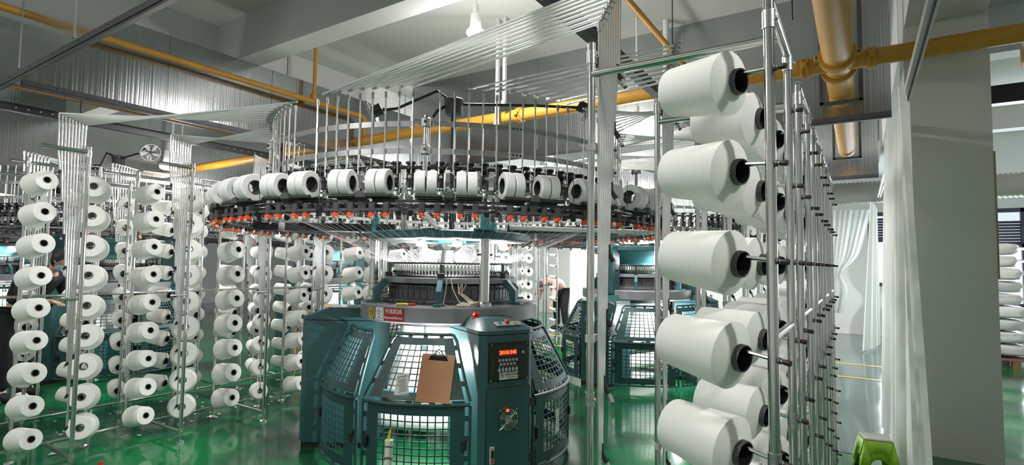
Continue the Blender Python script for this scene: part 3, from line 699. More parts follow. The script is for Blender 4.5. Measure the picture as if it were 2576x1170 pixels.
    for s in (-1,1):
        for x in (1.705,1.795): hd.cyl((x,s*.034,1.842),(x,s*.175,1.842),.0105,'black',n=10)
        hd.cyl((1.75,s*.20,1.75),(1.75,s*.20,2.02),.0022,'dark',n=5); hd.bbox((1.75,s*.20,1.765),(.026,.026,.05),.004,'black')
    hd.bbox((1.75,0,1.846),(.13,.062,.046),.012,'dark'); hd.bbox((1.75,0,1.80),(.05,.05,.06),.004,'dark'); hd.box((1.75,0,1.792),(.018,.40,.016),'black'); hd.box((1.78,0,1.772),(.014,.42,.012),'dark')
    hd.tube([(1.68,-.024,1.86),(1.68,-.024,2.0),(1.68,-.014,2.02),(1.68,.014,2.02),(1.68,.024,2.0),(1.68,.024,1.86)],.003,'chrome',5)
    hm=hd.mesh('roll_holder')
    st=MB(); st.bbox((1.775,0,1.782),(.040,.034,.058),.006,'dark'); st.bbox((1.785,0,1.740),(.036,.030,.030),.006,'orange'); st.cyl((1.80,.01,1.728),(1.812,.01,1.723),.009,'lgrey',n=8); st.tube([(1.76,0,1.755),(1.76,0,1.71),(1.775,0,1.698)],.002,'chrome',4)
    sm=st.mesh('stop_motion')
    H_=MB()
    for k in range(24):
        T=Matrix.Rotation(rad(-51+15*k),4,'Z')
        h=put('roll_holder',hm,root,T)
        if main:
            for y in (-.14,-.06,.06,.14): put('stop_motion',sm,h,Matrix.Translation((0,y,0)))
        else: put('stop_motions',sm,h)
    if main:
        # hose along the arm, junction box, cables, threads
        b=MB(); b.tube([pol(.66,-8,1.775),pol(1.0,6,1.765),pol(1.35,12,1.755),pol(1.62,14,1.745),pol(1.68,16,1.755),pol(1.70,17,1.80)],.018,'lampw',12); b.build('air_hose',root)
        b=MB(); b.bbox(pol(.62,-86,1.90),(.09,.09,.085),.006,'dark'); b.tube([pol(.62,-86,1.86),pol(.62,-86,1.74)],.02,'steel',10); b.add([pol(.60,-78,1.90),pol(.72,-60,1.755),pol(.62,-57,1.755),pol(.5,-75,1.90),pol(.60,-78,1.875),pol(.72,-60,1.745),pol(.62,-57,1.745),pol(.5,-75,1.875)],[(0,1,2,3),(7,6,5,4),(0,4,5,1),(1,5,6,2),(2,6,7,3),(3,7,4,0)],'lgrey'); b.build('junction_box',root)
        b=MB(); rnd=random.Random(4)
        for j in range(6):
            a=-36+rnd.uniform(-4,4); b.tube([pol(.545,a-6+j,1.335),pol(.56,a-5,1.27),pol(.60,-38+j*.8,1.21),pol(.66+.01*j,-36-j*.6,1.185),pol(.70,-44+j*2,1.184)],.0045,'wire',6)
        for j in range(5): b.tube([pol(.66+.03*math.cos(t/3),-40+6*math.sin(t/3)+j,1.186+.004*j+.006*math.sin(t)) for t in range(20)],.0045,'wire',6)
        b.tube([pol(.55,-53,1.375),pol(.57,-54,1.28),pol(.62,-55,1.19),pol(.70,-52,1.182),pol(.69,-44,1.184)],.0045,'wire',6)
        b.tube([pol(.55,-50,1.375),pol(.57,-48.5,1.30),pol(.62,-45,1.22),pol(.66,-42,1.186)],.0045,'wire',6)
        b.build('cable_bundle',root)
        b=MB(); rnd=random.Random(9)
        for j in range(5): b.tube([pol(.60+rnd.uniform(-.04,.04)+.05*math.cos(t*.7),-128+5*math.sin(t*.7+j)+j,1.21+.05*math.sin(t*.5+j)+.02*j) for t in range(16)],.004,'wire',5)
        b.build('cable_coil',root)
        b=MB(); rnd=random.Random(31)
        for j in range(420):
            a=rnd.uniform(-150,30); r=rnd.choice((rnd.uniform(.53,.56),rnd.uniform(.58,.70))); z=1.197 if r<.565 else 1.178
            s=rnd.uniform(.0018,.0065); p=pol(r,a,z)
            b.ball(p,s,'lint',6,(rnd.uniform(.7,2.),rnd.uniform(.7,2.),.6))
        tag(b.build('lint_tufts',root),kind='stuff')
        b=MB()
        for i in range(90):
            a=4*i+1.2; z=1.92+.0*i; r0=1.40
            b.tube([pol(1.40,a,1.895),pol(.518,a+3,1.503)],.0006,'white',3,cap=False)
        for k in range(24):
            for y in (-.14,-.06,.06,.14):
                a=-51+15*k+math.degrees(y/1.75); b.tube([pol(1.78,a,1.72),pol(.52,a+5,1.505)],.0003,'white',3,cap=False)
        tag(b.build('yarn_threads',root),kind='stuff')
        b=MB()
        for i in range(12): b.cyl(pol(1.0,-118+0*i,.2),pol(1.0,-118,.21),.001,'dark',n=3)
    return root
m1=build_machine(thing('circular_knitting_machine','teal circular knitting machine bearing the yellow number 13 disc and red maker plate','knitting machine',(MX,MY,0),0,'circular knitting machines'))
m2=build_machine(thing('circular_knitting_machine','teal knitting machine standing behind the steel tube bundles across the aisle','knitting machine',(-2.6,7.17,0),48,'circular knitting machines'),False)
m3=copy_tree(m2,None); m3.location=(-8.62,3.2,0); m3.rotation_euler=(0,0,rad(-37)); m3['label']='dim teal knitting machine with a red display behind the cone racks'
m4=copy_tree(m2,None); m4.location=(-8.6,6.95,0); m4.rotation_euler=(0,0,rad(20)); m4['label']='farthest dark teal knitting machine behind the rear cone rack'.replace('farthest','remote')
m5=copy_tree(m2,None); m5.location=(-13.4,3.0,0); m5.rotation_euler=(0,0,rad(75)); m5['label']='very dim knitting machine at the far edge beyond the lone distant cone pole'
# elastane rolls
def roll_mesh(r):
    b=MB(); w=.026
    b.lathe([(.042,-w),(r-.004,-w),(r,-w+.004),(r+.001,0),(r,w-.004),(r-.004,w),(.042,w)],'roll',32); return b.mesh('elastane_roll')
def core_mesh():
    b=MB(); w=.0275; b.lathe([(.039,-w),(.043,-w),(.043,w),(.039,w),(.039,-w)],'dark',24); return b.mesh('core_tube')
RM=[(r,roll_mesh(r)) for r in (.071,.075,.078,.081)]; CM=core_mesh()
proto={}
rnd=random.Random(5)
for k in range(24):
    ad=-51+15*k; q=3 if 9<=((k+12)%24)<=15 else rnd.choice((0,1,2)); 
    front= k if k<=12 else k-24      # 0 is the holder facing the camera
    if k==0: q=0
    elif front<=-3: q=3
    elif abs(front)<=2: q=1
    for j,y in enumerate((-.148,-.0925,.0925-.0275-.004,.148-.028)):
        r,me=RM[q]; y=(-.150,-.092,.058,.116)[j] if k!=0 else (-.152,-.090,.063,.122)[j]
        zc=1.842+math.sqrt((r+.0120)**2-.045**2)
        T=Matrix.Translation((MX,MY,0))@Matrix.Rotation(rad(ad),4,'Z')@frame((1.75,y,zc),(0,1,0))
        if q not in proto:
            o=put('elastane_roll',me); c=put('core_tube',CM,o); proto[q]=o
        else: o=copy_tree(proto[q])
        o.matrix_world=T
        if front==0: w='facing the viewer above the bed'
        elif front>0: w=f'{ORD[front-1]} roll holder clockwise from the middle' if front<12 else 'holder opposite the middle one'
        else: w=f'{ORD[-front-1]} roll holder counting toward the cone rack'
        if front>0 and front<12: w=f'{ORD[front-1]} holder counting toward the tall creel'
        tag(o,f'white elastane roll, {ORD[j]} of four on the {w}','yarn roll','elastane rolls on the numbered machine')
# ------------------------------------------------------------------ yarn cones
def cone_meshes():
    b=MB(); L=.20
    b.lathe([(.033,.002),(.060,.010),(.0818,.022),(.0680,L-.005),(.0665,L-.0005),(.046,L+.003),(.024,L+.001)],'yarn',36); y=b.mesh('yarn_cone',50)
    b=MB(); b.lathe([(.029,.02),(.0295,-.012),(.0325,-.013),(.0335,-.008),(.033,.02)],'tube',28); b.lathe([(.029,-.011),(.020,L+.002)],'black',24); b.lathe([(.019,L+.003),(.0235,L+.004),(.024,L-.004)],'tipcore',20); t=b.mesh('cone_tube')
    return y,t
YM,TM=cone_meshes()
cproto=put('yarn_cone',YM); put('cone_tube',TM,cproto); first=[True]
rnd=random.Random(21)
def cone(base,d,label,group,s=1.0,sl=1.0):
    o=cproto if first[0] else copy_tree(cproto); first[0]=False
    T=frame(base,d); o.location=T.translation; o.rotation_euler=T.to_euler(); o.rotation_euler.rotate_axis('Z',rnd.uniform(0,6.28)); o.scale=(s,s,sl)
    return tag(o,label,'yarn cone',group)
def dirv(a,tilt): return Vector((math.cos(rad(a))*math.cos(rad(tilt)),math.sin(rad(a))*math.cos(rad(tilt)),math.sin(rad(tilt))))
ROWS=['lowest','second','third','fourth','fifth','sixth','seventh','eighth','ninth','tenth']
def peg_mesh(L,cap=.026):
    b=MB(); b.cyl((0,0,-cap),(0,0,L),.0055,'chrome',n=8); b.cyl((0,0,-.018),(0,0,-.012),.008,'dark',n=8); return b.mesh('peg')
PEG=peg_mesh(.17)
def capm():
    b=MB(); b.lathe([(.001,-.042),(.0065,-.041),(.0075,-.036),(.0064,-.026),(.0058,-.022)],'rub',10); return b.mesh('rubber_cap')
CAP=capm()
def post_part(root,name,x,y,z0,z1,r,foot=True):
    b=MB(); b.cyl((x,y,z0),(x,y,z1),r,'chrome',n=14); b.ball((x,y,z1),r*1.02,'chrome',10,(1,1,.5))
    p=b.build(name,root)
    for z in (.09,1.05,z1-.05): c=MB(); c.cyl((x,y,z-.022),(x,y,z+.022),r*1.22,'steel',n=14); c.ball((x+r*1.2,y,z),.007,'chrome',8); c.build('clamp',p)
    if foot: f=MB(); f.cyl((x,y,.012),(x,y,z0),.006,'chrome',n=8); f.lathe([(.001,.002),(.032,.002),(.030,.010),(.012,.018),(.001,.020)],'steel',16,Matrix.Translation((x,y,0))); f.build('levelling_foot',p)
    return p
def rail(root,p,q,r=.0125,k='chrome',name='rail'):
    b=MB(); b.cyl(p,q,r,k,n=10); return b.build(name,root)
def rod_top(g):
    R=[a for a,gg in RODS if gg==g]
    return [Vector((MX,MY,RT))+pol(RR,a) for a in R]
def tube_bundle(root,xf,yf,dy,tops,tipdir,nt=9,ztop=2.46,zlo=.30,dz=.225,fan=.026,dxs=0.,tip=1.,dzt=.006):
    order=list(range(nt))
    for i in order:
        yt=yf+dy*(.022+fan*i); zt=ztop+dzt*i
        ze=zlo+dz*i
        yb=yf+dy*(.035+fan*.38*i*(1-.35*i/nt)); xt=xf+dxs*i
        yb=yf+dy*(.03+.008*i); k=(ze-.2)/(zt-.2); yb=yb+(yt-yb)*k*.9
        b=MB(); r=.0065
        path=[(xt,yb,ze),(xt,yf+dy*(.03+.008*i)+(yt-(yf+dy*(.03+.008*i)))*.95,2.25),(xt,yt,zt-.03)]
        b.tube(path,r,'alu',8)
        if tops:
            tgt=tops[min(i,len(tops)-1)]+Vector((0,0,.012))
            b.tube([(xt,yt,zt-.035),(xt,yt,zt-.01),(xt,yt,zt)],r*1.35,'steel',8); d=(tgt-Vector((xt,yt,zt))).normalized()
            b.tube([Vector((xt,yt,zt)),tgt],r,'alul',8)
            b.tube([tgt-d*.05,tgt-d*.004,tgt],[r*1.35,r*1.35,r*1.2],'steel',8)
            b.ball(tgt,r*1.4,'steel',8); b.ball((xt,yt,zt),r*1.45,'steel',8)
            b.tube([Vector((xt,yt,zt)),Vector((xt,yt,zt))-d*.02+Vector((0,0,.012)),Vector((xt,yt,zt))-d*.035],.0016,'dark',4)
        t=b.build('guide_tube',root)
        e=MB(); td=Vector(tipdir)*tip
        def Z(q): return Vector((0,0,q*tip))
        p0=Vector((xt,yb,ze)); e.tube([p0+Z(.035),p0,p0+Z(-.015)+td*.008,p0+td*.035+Z(-.05)],.0088,'black',8)
        e.tube([p0+td*.03+Z(-.042),p0+td*.058+Z(-.088)],.0072,'lgrey',8); e.cyl(p0+td*.058+Z(-.088),p0+td*.061+Z(-.093),.0078,'black',n=8)
        e.tube([p0+td*.03+Z(-.04),p0+td*.05+Z(-.03),p0+td*.055+Z(-.045),p0+td*.036+Z(-.055)],.0012,'dark',4)
        e.build('tube_tip',t)
# ---- creel facing the numbered machine: cones point to +X
XF,XB=-4.68,-5.17
YFs=[1.55+.725*k for k in range(0,11)]; YBs=[1.35+.725*k for k in range(0,11)]
GR1='cones on the creel facing the numbered machine'; GR2='cones on the rear creel'; GR3='cones on the tall creel'
col=0
LG={0:9,1:10,2:8,3:7,4:6}
XB=-5.19
for mod in range(3):
    ks=[(0,1,2),(3,4,5),(6,7,8,9)][mod]
    root=thing('yarn_creel',['steel yarn creel rack with small-holed cones standing on the green floor before the far machine','steel yarn creel rack partly hidden behind the numbered machine','distant steel creel rack seen through the numbered machine under its top plate'][mod],'yarn rack',(0,0,0),0,'yarn creels')
    y0=YBs[ks[0]]-.1; y1=YBs[ks[-1]]+.55
    for z in (.09,2.2): rail(root,(XB,y0,z),(XB,y1,z))
    for k in ks:
        yf=YFs[k]; XF=-4.82 if k==3 else -4.68
        post_part(root,'front_post',XF,yf,.06,2.30,.0145)
        for z in (.085,2.2): rail(root,(XF,yf,z),(XB,yf,z))
        rail(root,(XF,yf+.01,2.262),(XF,yf-.27,2.262),.015,'chrome','tube_holder'); rail(root,(XF,yf+.01,1.2),(XF,yf-.13,1.2),.008,'chrome','tube_holder')
        tube_bundle(root,XF-.018,yf,-1,rod_top(LG[k]) if k in LG else None,(-.5,-.8,0),nt=9 if k<5 else 5,fan=.0195,tip=.3)
        for yb,a in ((YBs[k],8),(YBs[k]+.45,-27)):
            col+=1
            post_part(root,'rear_post',XB,yb,.06,2.24,.0135)
            rows=range(9) if k<6 else range(3,9)
            for r in rows:
                z=.178+.23*r; d=dirv(a,10)
                if k<6: put('peg',PEG,root,frame((XB,yb,z),d))
                ks_=((1.06,1.0),(1.27,.82),(1.05,1.0),(1.34,.64),(1.20,.95),(1.04,.95),(1.05,1.0),(1.33,.85),(1.06,1.),(1.33,.85))[(col-1)%10]; s=ks_[0]*rnd.uniform(.97,1.02); sl=ks_[1]*rnd.uniform(.96,1.04)
                cone(Vector((XB,yb,z))+d*.085+Vector((0,0,-.012)),d,f'white yarn cone tip outward, {ROWS[r]} up, {ORD[col-1]} column along the creel facing machine thirteen',GR1,s,sl)
# ---- rear creel: cones point away (-X)
XR=-6.08; RP=[(1.65,170),(2.13,212),(2.37,168),(2.85,212),(3.09,166),(3.57,212),(3.81,166),(4.29,210),(4.53,166)]
root=thing('yarn_creel','rear steel creel rack whose cones turn their dark bases to the viewer','yarn rack',(0,0,0),0,'yarn creels')
for z in (.09,1.15,2.2): rail(root,(XR,1.3,z),(XR,5.0,z))
for k in range(5):
    y=1.9+.72*k
    post_part(root,'front_post',XR-.55,y,.06,2.34,.014)
    for z in (.085,2.2): rail(root,(XR,y,z),(XR-.55,y,z))
    rail(root,(XR-.55,y,2.29),(XR-.55,y-.25,2.29),.014,'chrome','tube_holder')
    M3c=Vector((-8.62,3.2,RT)); a0=(-60+24*k)
    tube_bundle(root,XR-.57,y,-1,[M3c+pol(RR,a0+3.4*i) for i in range(8)],(.8,-.3,0),nt=8,tip=.55)
for col,(y,a) in enumerate(RP):
    post_part(root,'rear_post',XR,y,.06,2.24,.0135)
    for r in range(9):
        z=.19+.23*r; d=dirv(a,8); put('peg',PEG,root,frame((XR,y,z),d))
        s_=rnd.uniform(.93,1.02)
        cone(Vector((XR,y,z))+d*.085+Vector((0,0,-.012)),d,f'white yarn cone showing its dark base, {ROWS[r]} up, {ORD[col]} column of the rear creel',GR2,s_,rnd.uniform(.92,1.02))
# far creel column beyond the remote machine
root=thing('yarn_creel','distant creel pole with a few small cones at the far edge beyond the dark-clothed person','yarn rack',(0,0,0),0,'yarn creels')
post_part(root,'rear_post',-11.3,2.6,.06,2.3,.016); post_part(root,'front_post',-10.8,2.2,.06,2.4,.016)
tube_bundle(root,-10.82,2.2,-1,None,(-.8,-.3,0),nt=7)
for r in range(9):
    d=dirv(-25,9); put('peg',PEG,root,frame((-11.3,2.6,.3+.225*r),d)); cone(Vector((-11.3,2.6,.3+.225*r))+d*.085,d,f'small distant white cone, {ROWS[r]} up, on the lone pole beyond the dark-clothed person','yarn cone' and 'cones on the distant pole',.98)
# ---- tall creel beside the curtain: cones point to -X
XA,XC=-.765,-.172
root=thing('yarn_creel','tall polished steel creel rack close to the viewer beside the white curtain','yarn rack',(0,0,0),0,'yarn creels')
for k in range(6):
    y=1.67+.72*k
    post_part(root,'front_post',XA,y,.06,2.265,.0130)
    rail(root,(XA,y,2.155),(XC,y,2.155),.0125); rail(root,(XA,y,.09),(XC,y,.09),.0125)
    b=MB(); b.box((XA+.012,y+.15,2.21),(.006,.26,.045),'flat'); b.bbox((XA,y+.03,2.21),(.03,.03,.035),.004,'black')
    for q in (.08,.23): b.cyl((XA+.015,y+q,2.21),(XA+.019,y+q,2.21),.007,'black',n=8)
    b.build('tube_holder',root)
    for z in (1.9,1.25,.7):
        b=MB(); b.box((XA+.004,y+.03,z),(.010,.06,.022),'lgrey'); b.cyl((XA,y,z-.012),(XA,y,z+.012),.0165,'lgrey',n=12); b.build('tube_clip',root)
    tops=rod_top({0:0,1:1,2:2,3:3,4:4}.get(k,5)); 
    if k>=2: tops=tops[::1]
    if k<2: tops=tops[::-1]
    tube_bundle(root,XA+.02,y,1,tops,(.75,.1,0),nt=9,ztop=2.345,zlo=.42,fan=.023,tip=.72,dzt=.030)
ci=0
PY=[(1.39,158),(1.80,168),(2.11,152),(2.52,170),(2.83,155),(3.24,170),(3.55,155),(3.96,170),(4.27,155),(4.68,170)]
for i,(y,a) in enumerate(PY):
    post_part(root,'rear_post',XC,y,.06,2.145 if i%2==0 else 2.17,.0125)
    if i%2==0:
        rail(root,(XC,y,2.148),(XC,y+.41,2.148),.0125,'chrome','top_link'); rail(root,(XC,y,1.33),(XC,y+.41,1.33),.010,'chrome','rail')
    for r in range(9):
        z=.135+.23*r; d=dirv(a,6); p=Vector((XC,y,z))
        if i==0 and r in (5,): pass
        pg=put('peg',PEG,root,frame(p,d)); put('rubber_cap',CAP,pg)
        s=rnd.uniform(.98,1.03)
        cone(p+d*.085+Vector((0,0,-.018)),d,f'big white yarn cone, {ROWS[r]} up, {ORD[i]} column from the viewer on the tall creel',GR3,s,rnd.uniform(.97,1.03))
# ------------------------------------------------------------------ small things on the machine
def on_machine(r,a,z): return Vector((MX,MY,0))+pol(r,a,z)
def slope_frame(a,t,off,spin=0):          # a point on the slanted guard door, t along the slope from its ridge
    r=1.0-.215*t; z=.575+.41*t
    n=Vector((pol(1,a).x*.41,pol(1,a).y*.41,.215)).normalized(); u=Vector((-pol(1,a).x*.215,-pol(1,a).y*.215,.41)).normalized()
    x=u.cross(n); R=Matrix((x,u,n)).transposed().to_4x4(); R.translation=on_machine(r,a,z)+n*off
    return R@Matrix.Rotation(rad(spin),4,'Z')
T=slope_frame(-55.5,.36,.030,-4)
cb=thing('clipboard','brown clipboard leaning on the slanted mesh guard of the numbered machine','clipboard'); cb.matrix_world=T
b=MB(); b.bbox((0,-.01,0),(.225,.325,.004),.0015,'board'); b.build('board',cb)
b=MB(); b.add([(-.058,.128,.004),(.058,.128,.004),(.045,.146,.018),(-.045,.146,.018),(-.058,.128,.001),(.058,.128,.001),(.045,.155,.001),(-.045,.155,.001)],[(0,1,2,3),(3,2,6,7),(4,7,6,5),(0,3,7,4),(1,5,6,2),(0,4,5,1)],'black')
b.tube([(-.03,.150,.010),(-.012,.172,.020),(0,.178,.022),(.012,.172,.020),(.03,.150,.010)],.004,'black',6); b.arc(.006,.011,.018,.024,'chrome',n=14,T=Matrix.Translation((0,.180,0))); b.tube([(-.024,.146,.02),(0,.168,.026),(.024,.146,.02)],.003,'chrome',6);
for v in b.v: v.x*=1.15; v.y=.150+(v.y-.150)*1.35-.012; v.z*=1.2
b.build('spring_clip',cb)
T=slope_frame(-69.2,.30,.020,8)
tg=thing('paper_tag','white printed paper tag hanging beside the clipboard','tag'); tg.matrix_world=T
b=MB(); rnd2=random.Random(3)
for j in range(5):
    TT=Matrix.Rotation(rad(-5+3*j),4,'Z')@Matrix.Translation((0,0,.0015*j)); b.box((0,-.03,0),(.085,.135,.001),'paper',TT)
b.build('paper_stack',tg)
b=MB(); TT=Matrix.Rotation(rad(7),4,'Z')@Matrix.Translation((0,0,.0072)); text(b,'生产记录',.016,TT@Matrix.Translation((0,.018,0)),'ink')
for j in range(9): b.box((rnd2.uniform(-.006,.006),0-.01*j,0),(rnd2.uniform(.045,.065),.003,.0004),'ink',TT)
b.build('printed_lines',tg)
b=MB(); b.tube([(0,.03,.008),(.01,.05,.016),(.0,.075,.004)],.0012,'wire',5); b.build('string',tg)
ph=thing('pen_tube','rolled white paper pen tube tied to the lower mesh guard','pen holder'); ph.matrix_world=frame(on_machine(1.04,-71.8,.25),(pol(1,-71.8).x*.02,pol(1,-71.8).y*.02,-1.0),pol(1,-71.8))@Matrix.Rotation(PI,4,'X')
b=MB(); b.lathe([(.001,-.085),(.024,-.085),(.025,.06),(.026,.085),(.022,.085),(.021,.0)],'paper',18); b.build('tube',ph)
b=MB()
for z in (.045,.050,-.02,-.025,-.03): b.tube([(.0265*math.cos(q*PI/9),.0265*math.sin(q*PI/9),z+.004*math.sin(q)) for q in range(18)],.0022,'wood',5,closed=True)
b.build('string_wrap',ph)
b=MB(); b.lathe([(.001,-.06),(.005,-.055),(.007,-.02),(.007,.055),(.0045,.075),(.001,.09)],'yellow',10)
pn=b.build('pen'); tag(pn,'yellow pen standing in the white paper tube','pen'); pn.matrix_world=ph.matrix_world@Matrix.Translation((-.004,0,.075))@Matrix.Rotation(.16,4,'Y')
tg=thing('paper_tag','small cream paper tag hung on the mesh guard beside the control cabinet','tag'); tg.matrix_world=frame(on_machine(1.022,2,.36),pol(1,2))
b=MB(); b.box((0,-.02,0),(.055,.17,.001),'paper'); 
for j in range(5): b.box((0,.03-.02*j,.0008),(.035,.003,.0004),'wood')
b.build('card',tg); b=MB(); b.tube([(0,.06,0),(.004,.085,.01),(0,.10,-.01)],.001,'wire',5); b.build('string',tg)
sn=thing('thread_snips','yellow and red thread snips lying on the grey bed','snips'); sn.matrix_world=Matrix.Translation(on_machine(.690,-78,1.180))@Matrix.Rotation(rad(18),4,'Z')
b=MB(); b.tube([(-.075,0,.008),(-.05,.012,.009),(-.01,.013,.009),(.02,.006,.008)],.008,'yellow',8); b.tube([(-.075,0,.008),(-.05,-.012,.009),(-.01,-.012,.009),(.02,-.004,.008)],.008,'yellow',8); b.build('handle',sn)
b=MB(); b.tube([(.015,0,.009),(.05,.006,.010),(.075,.0,.009)],.009,'red',8); b.build('tip_cover',sn)
# ------------------------------------------------------------------ floor things
def stool(z,label):
    o=thing('plastic_stool',label,'stool',(.075,4.86,z),12,'stacked lime stools'); o.scale=(.82,.82,.82)
    b=MB(); w=.108
    b.bbox((0,0,.245),(2*w,2*w,.022),.010,'dust'); b.build('seat',o)
    b=MB()
    def yy(z): return -(w+.042*(1-z/.238))
    def side(T):
        n=14
        pts=[(.070*math.cos(PI*j/n),.085+.060*math.sin(PI*j/n)) for j in range(n+1)]
        up=[(w-.004)*math.cos(PI*j/n) for j in range(n+1)]
        for j in range(n):
            (x0,z0),(x1,z1)=pts[j],pts[j+1]
            b.add([(x0,yy(z0),z0),(x1,yy(z1),z1),(up[j+1],yy(.238),.238),(up[j],yy(.238),.238)],[(0,1,2,3)],'lime',T)
        for s in (-1,1):
            b.add([(s*.070,yy(.085),.085),(s*.088,yy(0),0),(s*-yy(0),yy(0),0),(s*-yy(.238),yy(.238),.238),(s*.070,yy(.238)*0+yy(.085),.085)],[(0,1,2,3)],'lime',T)
    for q in range(4): side(Matrix.Rotation(q*PI/2,4,'Z'))
    l=b.build('legs',o,75); m=l.modifiers.new('thickness','SOLIDIFY'); m.thickness=.006
    return o
stool(.0,'lower lime green plastic stool of the stack before the white curtain'); stool(.0500,'upper lime green plastic stool with a dusty grey top before the curtain')
b=MB(); b.box((0,0,0),(4.4,.12,.17),'blackbar'); b.cyl((-1.,0,.08),(-1.,0,1.29),.008,'dark',n=6); b.cyl((1.2,0,.08),(1.2,0,1.29),.008,'dark',n=6); tag(b.build('cable_tray',None,T=Matrix.Translation((2.75,6.6,3.13))),'thick black cable tray beyond the white column','cable tray')
# bags on a pallet
pl=thing('wooden_pallet','dark wooden pallet under the stack of white bags beyond the column','pallet',(1.98,11.6,0))
b=MB()
for y in (-.5,-.25,0,.25,.5): b.box((0,y,.125),(1.15,.10,.02),'wood')
for x in (-.5,0,.5): b.box((x,0,.058),(.09,1.1,.115),'wood')
b.build('slats',pl)
def bag_mesh(seed,k='bag'):
    r=random.Random(seed); b=MB(); nu,nv=22,12; vs=[]
    for i in range(nv+1):
        t=-PI/2+PI*i/nv
        for j in range(nu):
            a=2*PI*j/nu; ca,sa=math.cos(a),math.sin(a); e=.32
            x=.40*math.copysign(abs(ca)**e,ca)*max(.02,math.cos(t))**.2; y=.30*math.copysign(abs(sa)**e,sa)*max(.02,math.cos(t))**.2; z=.088*math.copysign(abs(math.sin(t))**.5,math.sin(t))
            n=1+r.uniform(-.045,.045); vs.append((x*n,y*n,z*(1+r.uniform(-.06,.06))))
    # gathered tail of the bag
    b.add(vs,[(i*nu+j,i*nu+(j+1)%nu,(i+1)*nu+(j+1)%nu,(i+1)*nu+j) for i in range(nv) for j in range(nu)],k)
    b.add([(.36,-.12,.04),(.36,.12,.03),(.56,.16,-.02),(.58,-.05,.02),(.36,-.12,.02),(.36,.12,.01),(.56,.16,-.03),(.58,-.05,.01)],[(0,1,2,3),(7,6,5,4),(0,4,5,1),(1,5,6,2),(2,6,7,3),(3,7,4,0)],k)
    return b.mesh('bag',60)
BM=[bag_mesh(s) for s in (1,2,3)]; BD=bag_mesh(7,'bagd')
rb=random.Random(11)
for i in range(9):
    o=put('wrapped_bag',BM[i%3]); o.location=(1.74+rb.uniform(-.04,.04),11.5+rb.uniform(-.03,.03),.252+.197*i); o.rotation_euler=(0,0,rb.uniform(-.2,.2))
    tag(o,f'white plastic-wrapped bag, {ROWS[i]} up in the pallet stack beyond the column','bag','white bags stacked on the pallet')
for i in range(5):
    o=put('wrapped_bag',BD); o.location=(2.95,11.9,.12+.23*i); o.scale=(1,1,1.2); tag(o,f'dark wrapped bag, {ROWS[i]} up, behind the white bags','bag','dark bags behind the pallet')
# cardboard boxes behind the creel
for i,(x,y,z,l) in enumerate(((-7.0,5.35,.21,'lower brown cardboard box on the floor behind the cone racks'),(-7.0,5.35,.62,'upper brown cardboard box stacked behind the cone racks'))):
    o=thing('cardboard_box',l,'box',(x,y,z-.2),15,'cardboard boxes'); b=MB(); b.box((0,0,.2),(.62,.46,.4),'card'); b.build('carton',o); b=MB(); b.box((0,0,.4015),(.624,.05,.003),'wood'); b.box((.3115,0,.33),(.003,.05,.14),'wood'); b.build('tape',o)
# fallen cones and sheets under the racks
b=MB(); r6=random.Random(6)
for i in range(60):
    x,y=-5.6+r6.uniform(-.6,.5),1.6+r6.uniform(-.3,3.2); s=r6.uniform(.01,.035); a=r6.uniform(0,3)
    b.add([(x+s*math.cos(a),y+s*math.sin(a),.006),(x+s*math.cos(a+2),y+s*.6*math.sin(a+2),.009),(x+s*.7*math.cos(a+4),y+s*math.sin(a+4),.005)],[(0,1,2)],'yarn')
tag(b.build('lint_scraps'),'white lint and yarn scraps lying on the floor under the cone racks','lint',kind='stuff')
o=thing('floor_button','small red plastic cap on the green floor at the bottom edge','cap',(-4.60,1.70,0)); b=MB(); b.lathe([(.001,.035),(.012,.034),(.016,.02),(.014,.0)],'red',12); b.build('cap_body',o)
# spool rack in the distance
sr=thing('spool_rack','thin steel spool rack with small white bobbins beside the bending person','spool rack',(-4.47,8.36,0))
for (x,y) in ((0,0),(-.32,.1),(-.14,-.12)):
    b=MB(); b.cyl((x,y,.02),(x,y,2.0),.014,'chrome',n=8); b.build('post',sr)
for z in (.10,.16,1.98): rail(sr,(0,0,z),(-.32,.1,z),.011)
sp=MB(); sp.lathe([(.012,0),(.034,.0),(.034,.01),(.030,.014),(.020,.15),(.010,.152)],'roll',14); SM=sp.mesh('bobbin')
for i in range(8):
    z=.30+.19*i; d=Vector((-.80,.30,.12)); pg=MB(); pg.cyl(Vector((0,0,z)),Vector((0,0,z))+d*.06,.004,'chrome',n=6); pg.build('peg',sr)
    o=put('small_bobbin',SM); T=frame(Vector((-4.47,8.36,z))+d*.03,d); o.location=T.translation; o.rotation_euler=T.to_euler(); o.scale=(1.1,1.1,1.1); tag(o,f'small white bobbin, {ROWS[i]} up the thin spool rack','bobbin','bobbins on the spool rack')
for i,(x,y,a) in enumerate(((-4.45,7.80,20),(-4.0,8.30,100),(-4.15,8.60,60),(-4.55,8.75,10))):
    cone(Vector((x,y,.082)),dirv(a,-3),['spare white cone lying on the floor before the spool rack','spare white cone lying crosswise at the spool rack foot','spare white cone lying beside the spool rack near the tubes','spare white cone lying behind the spool rack'][i],'spare cones on the floor')
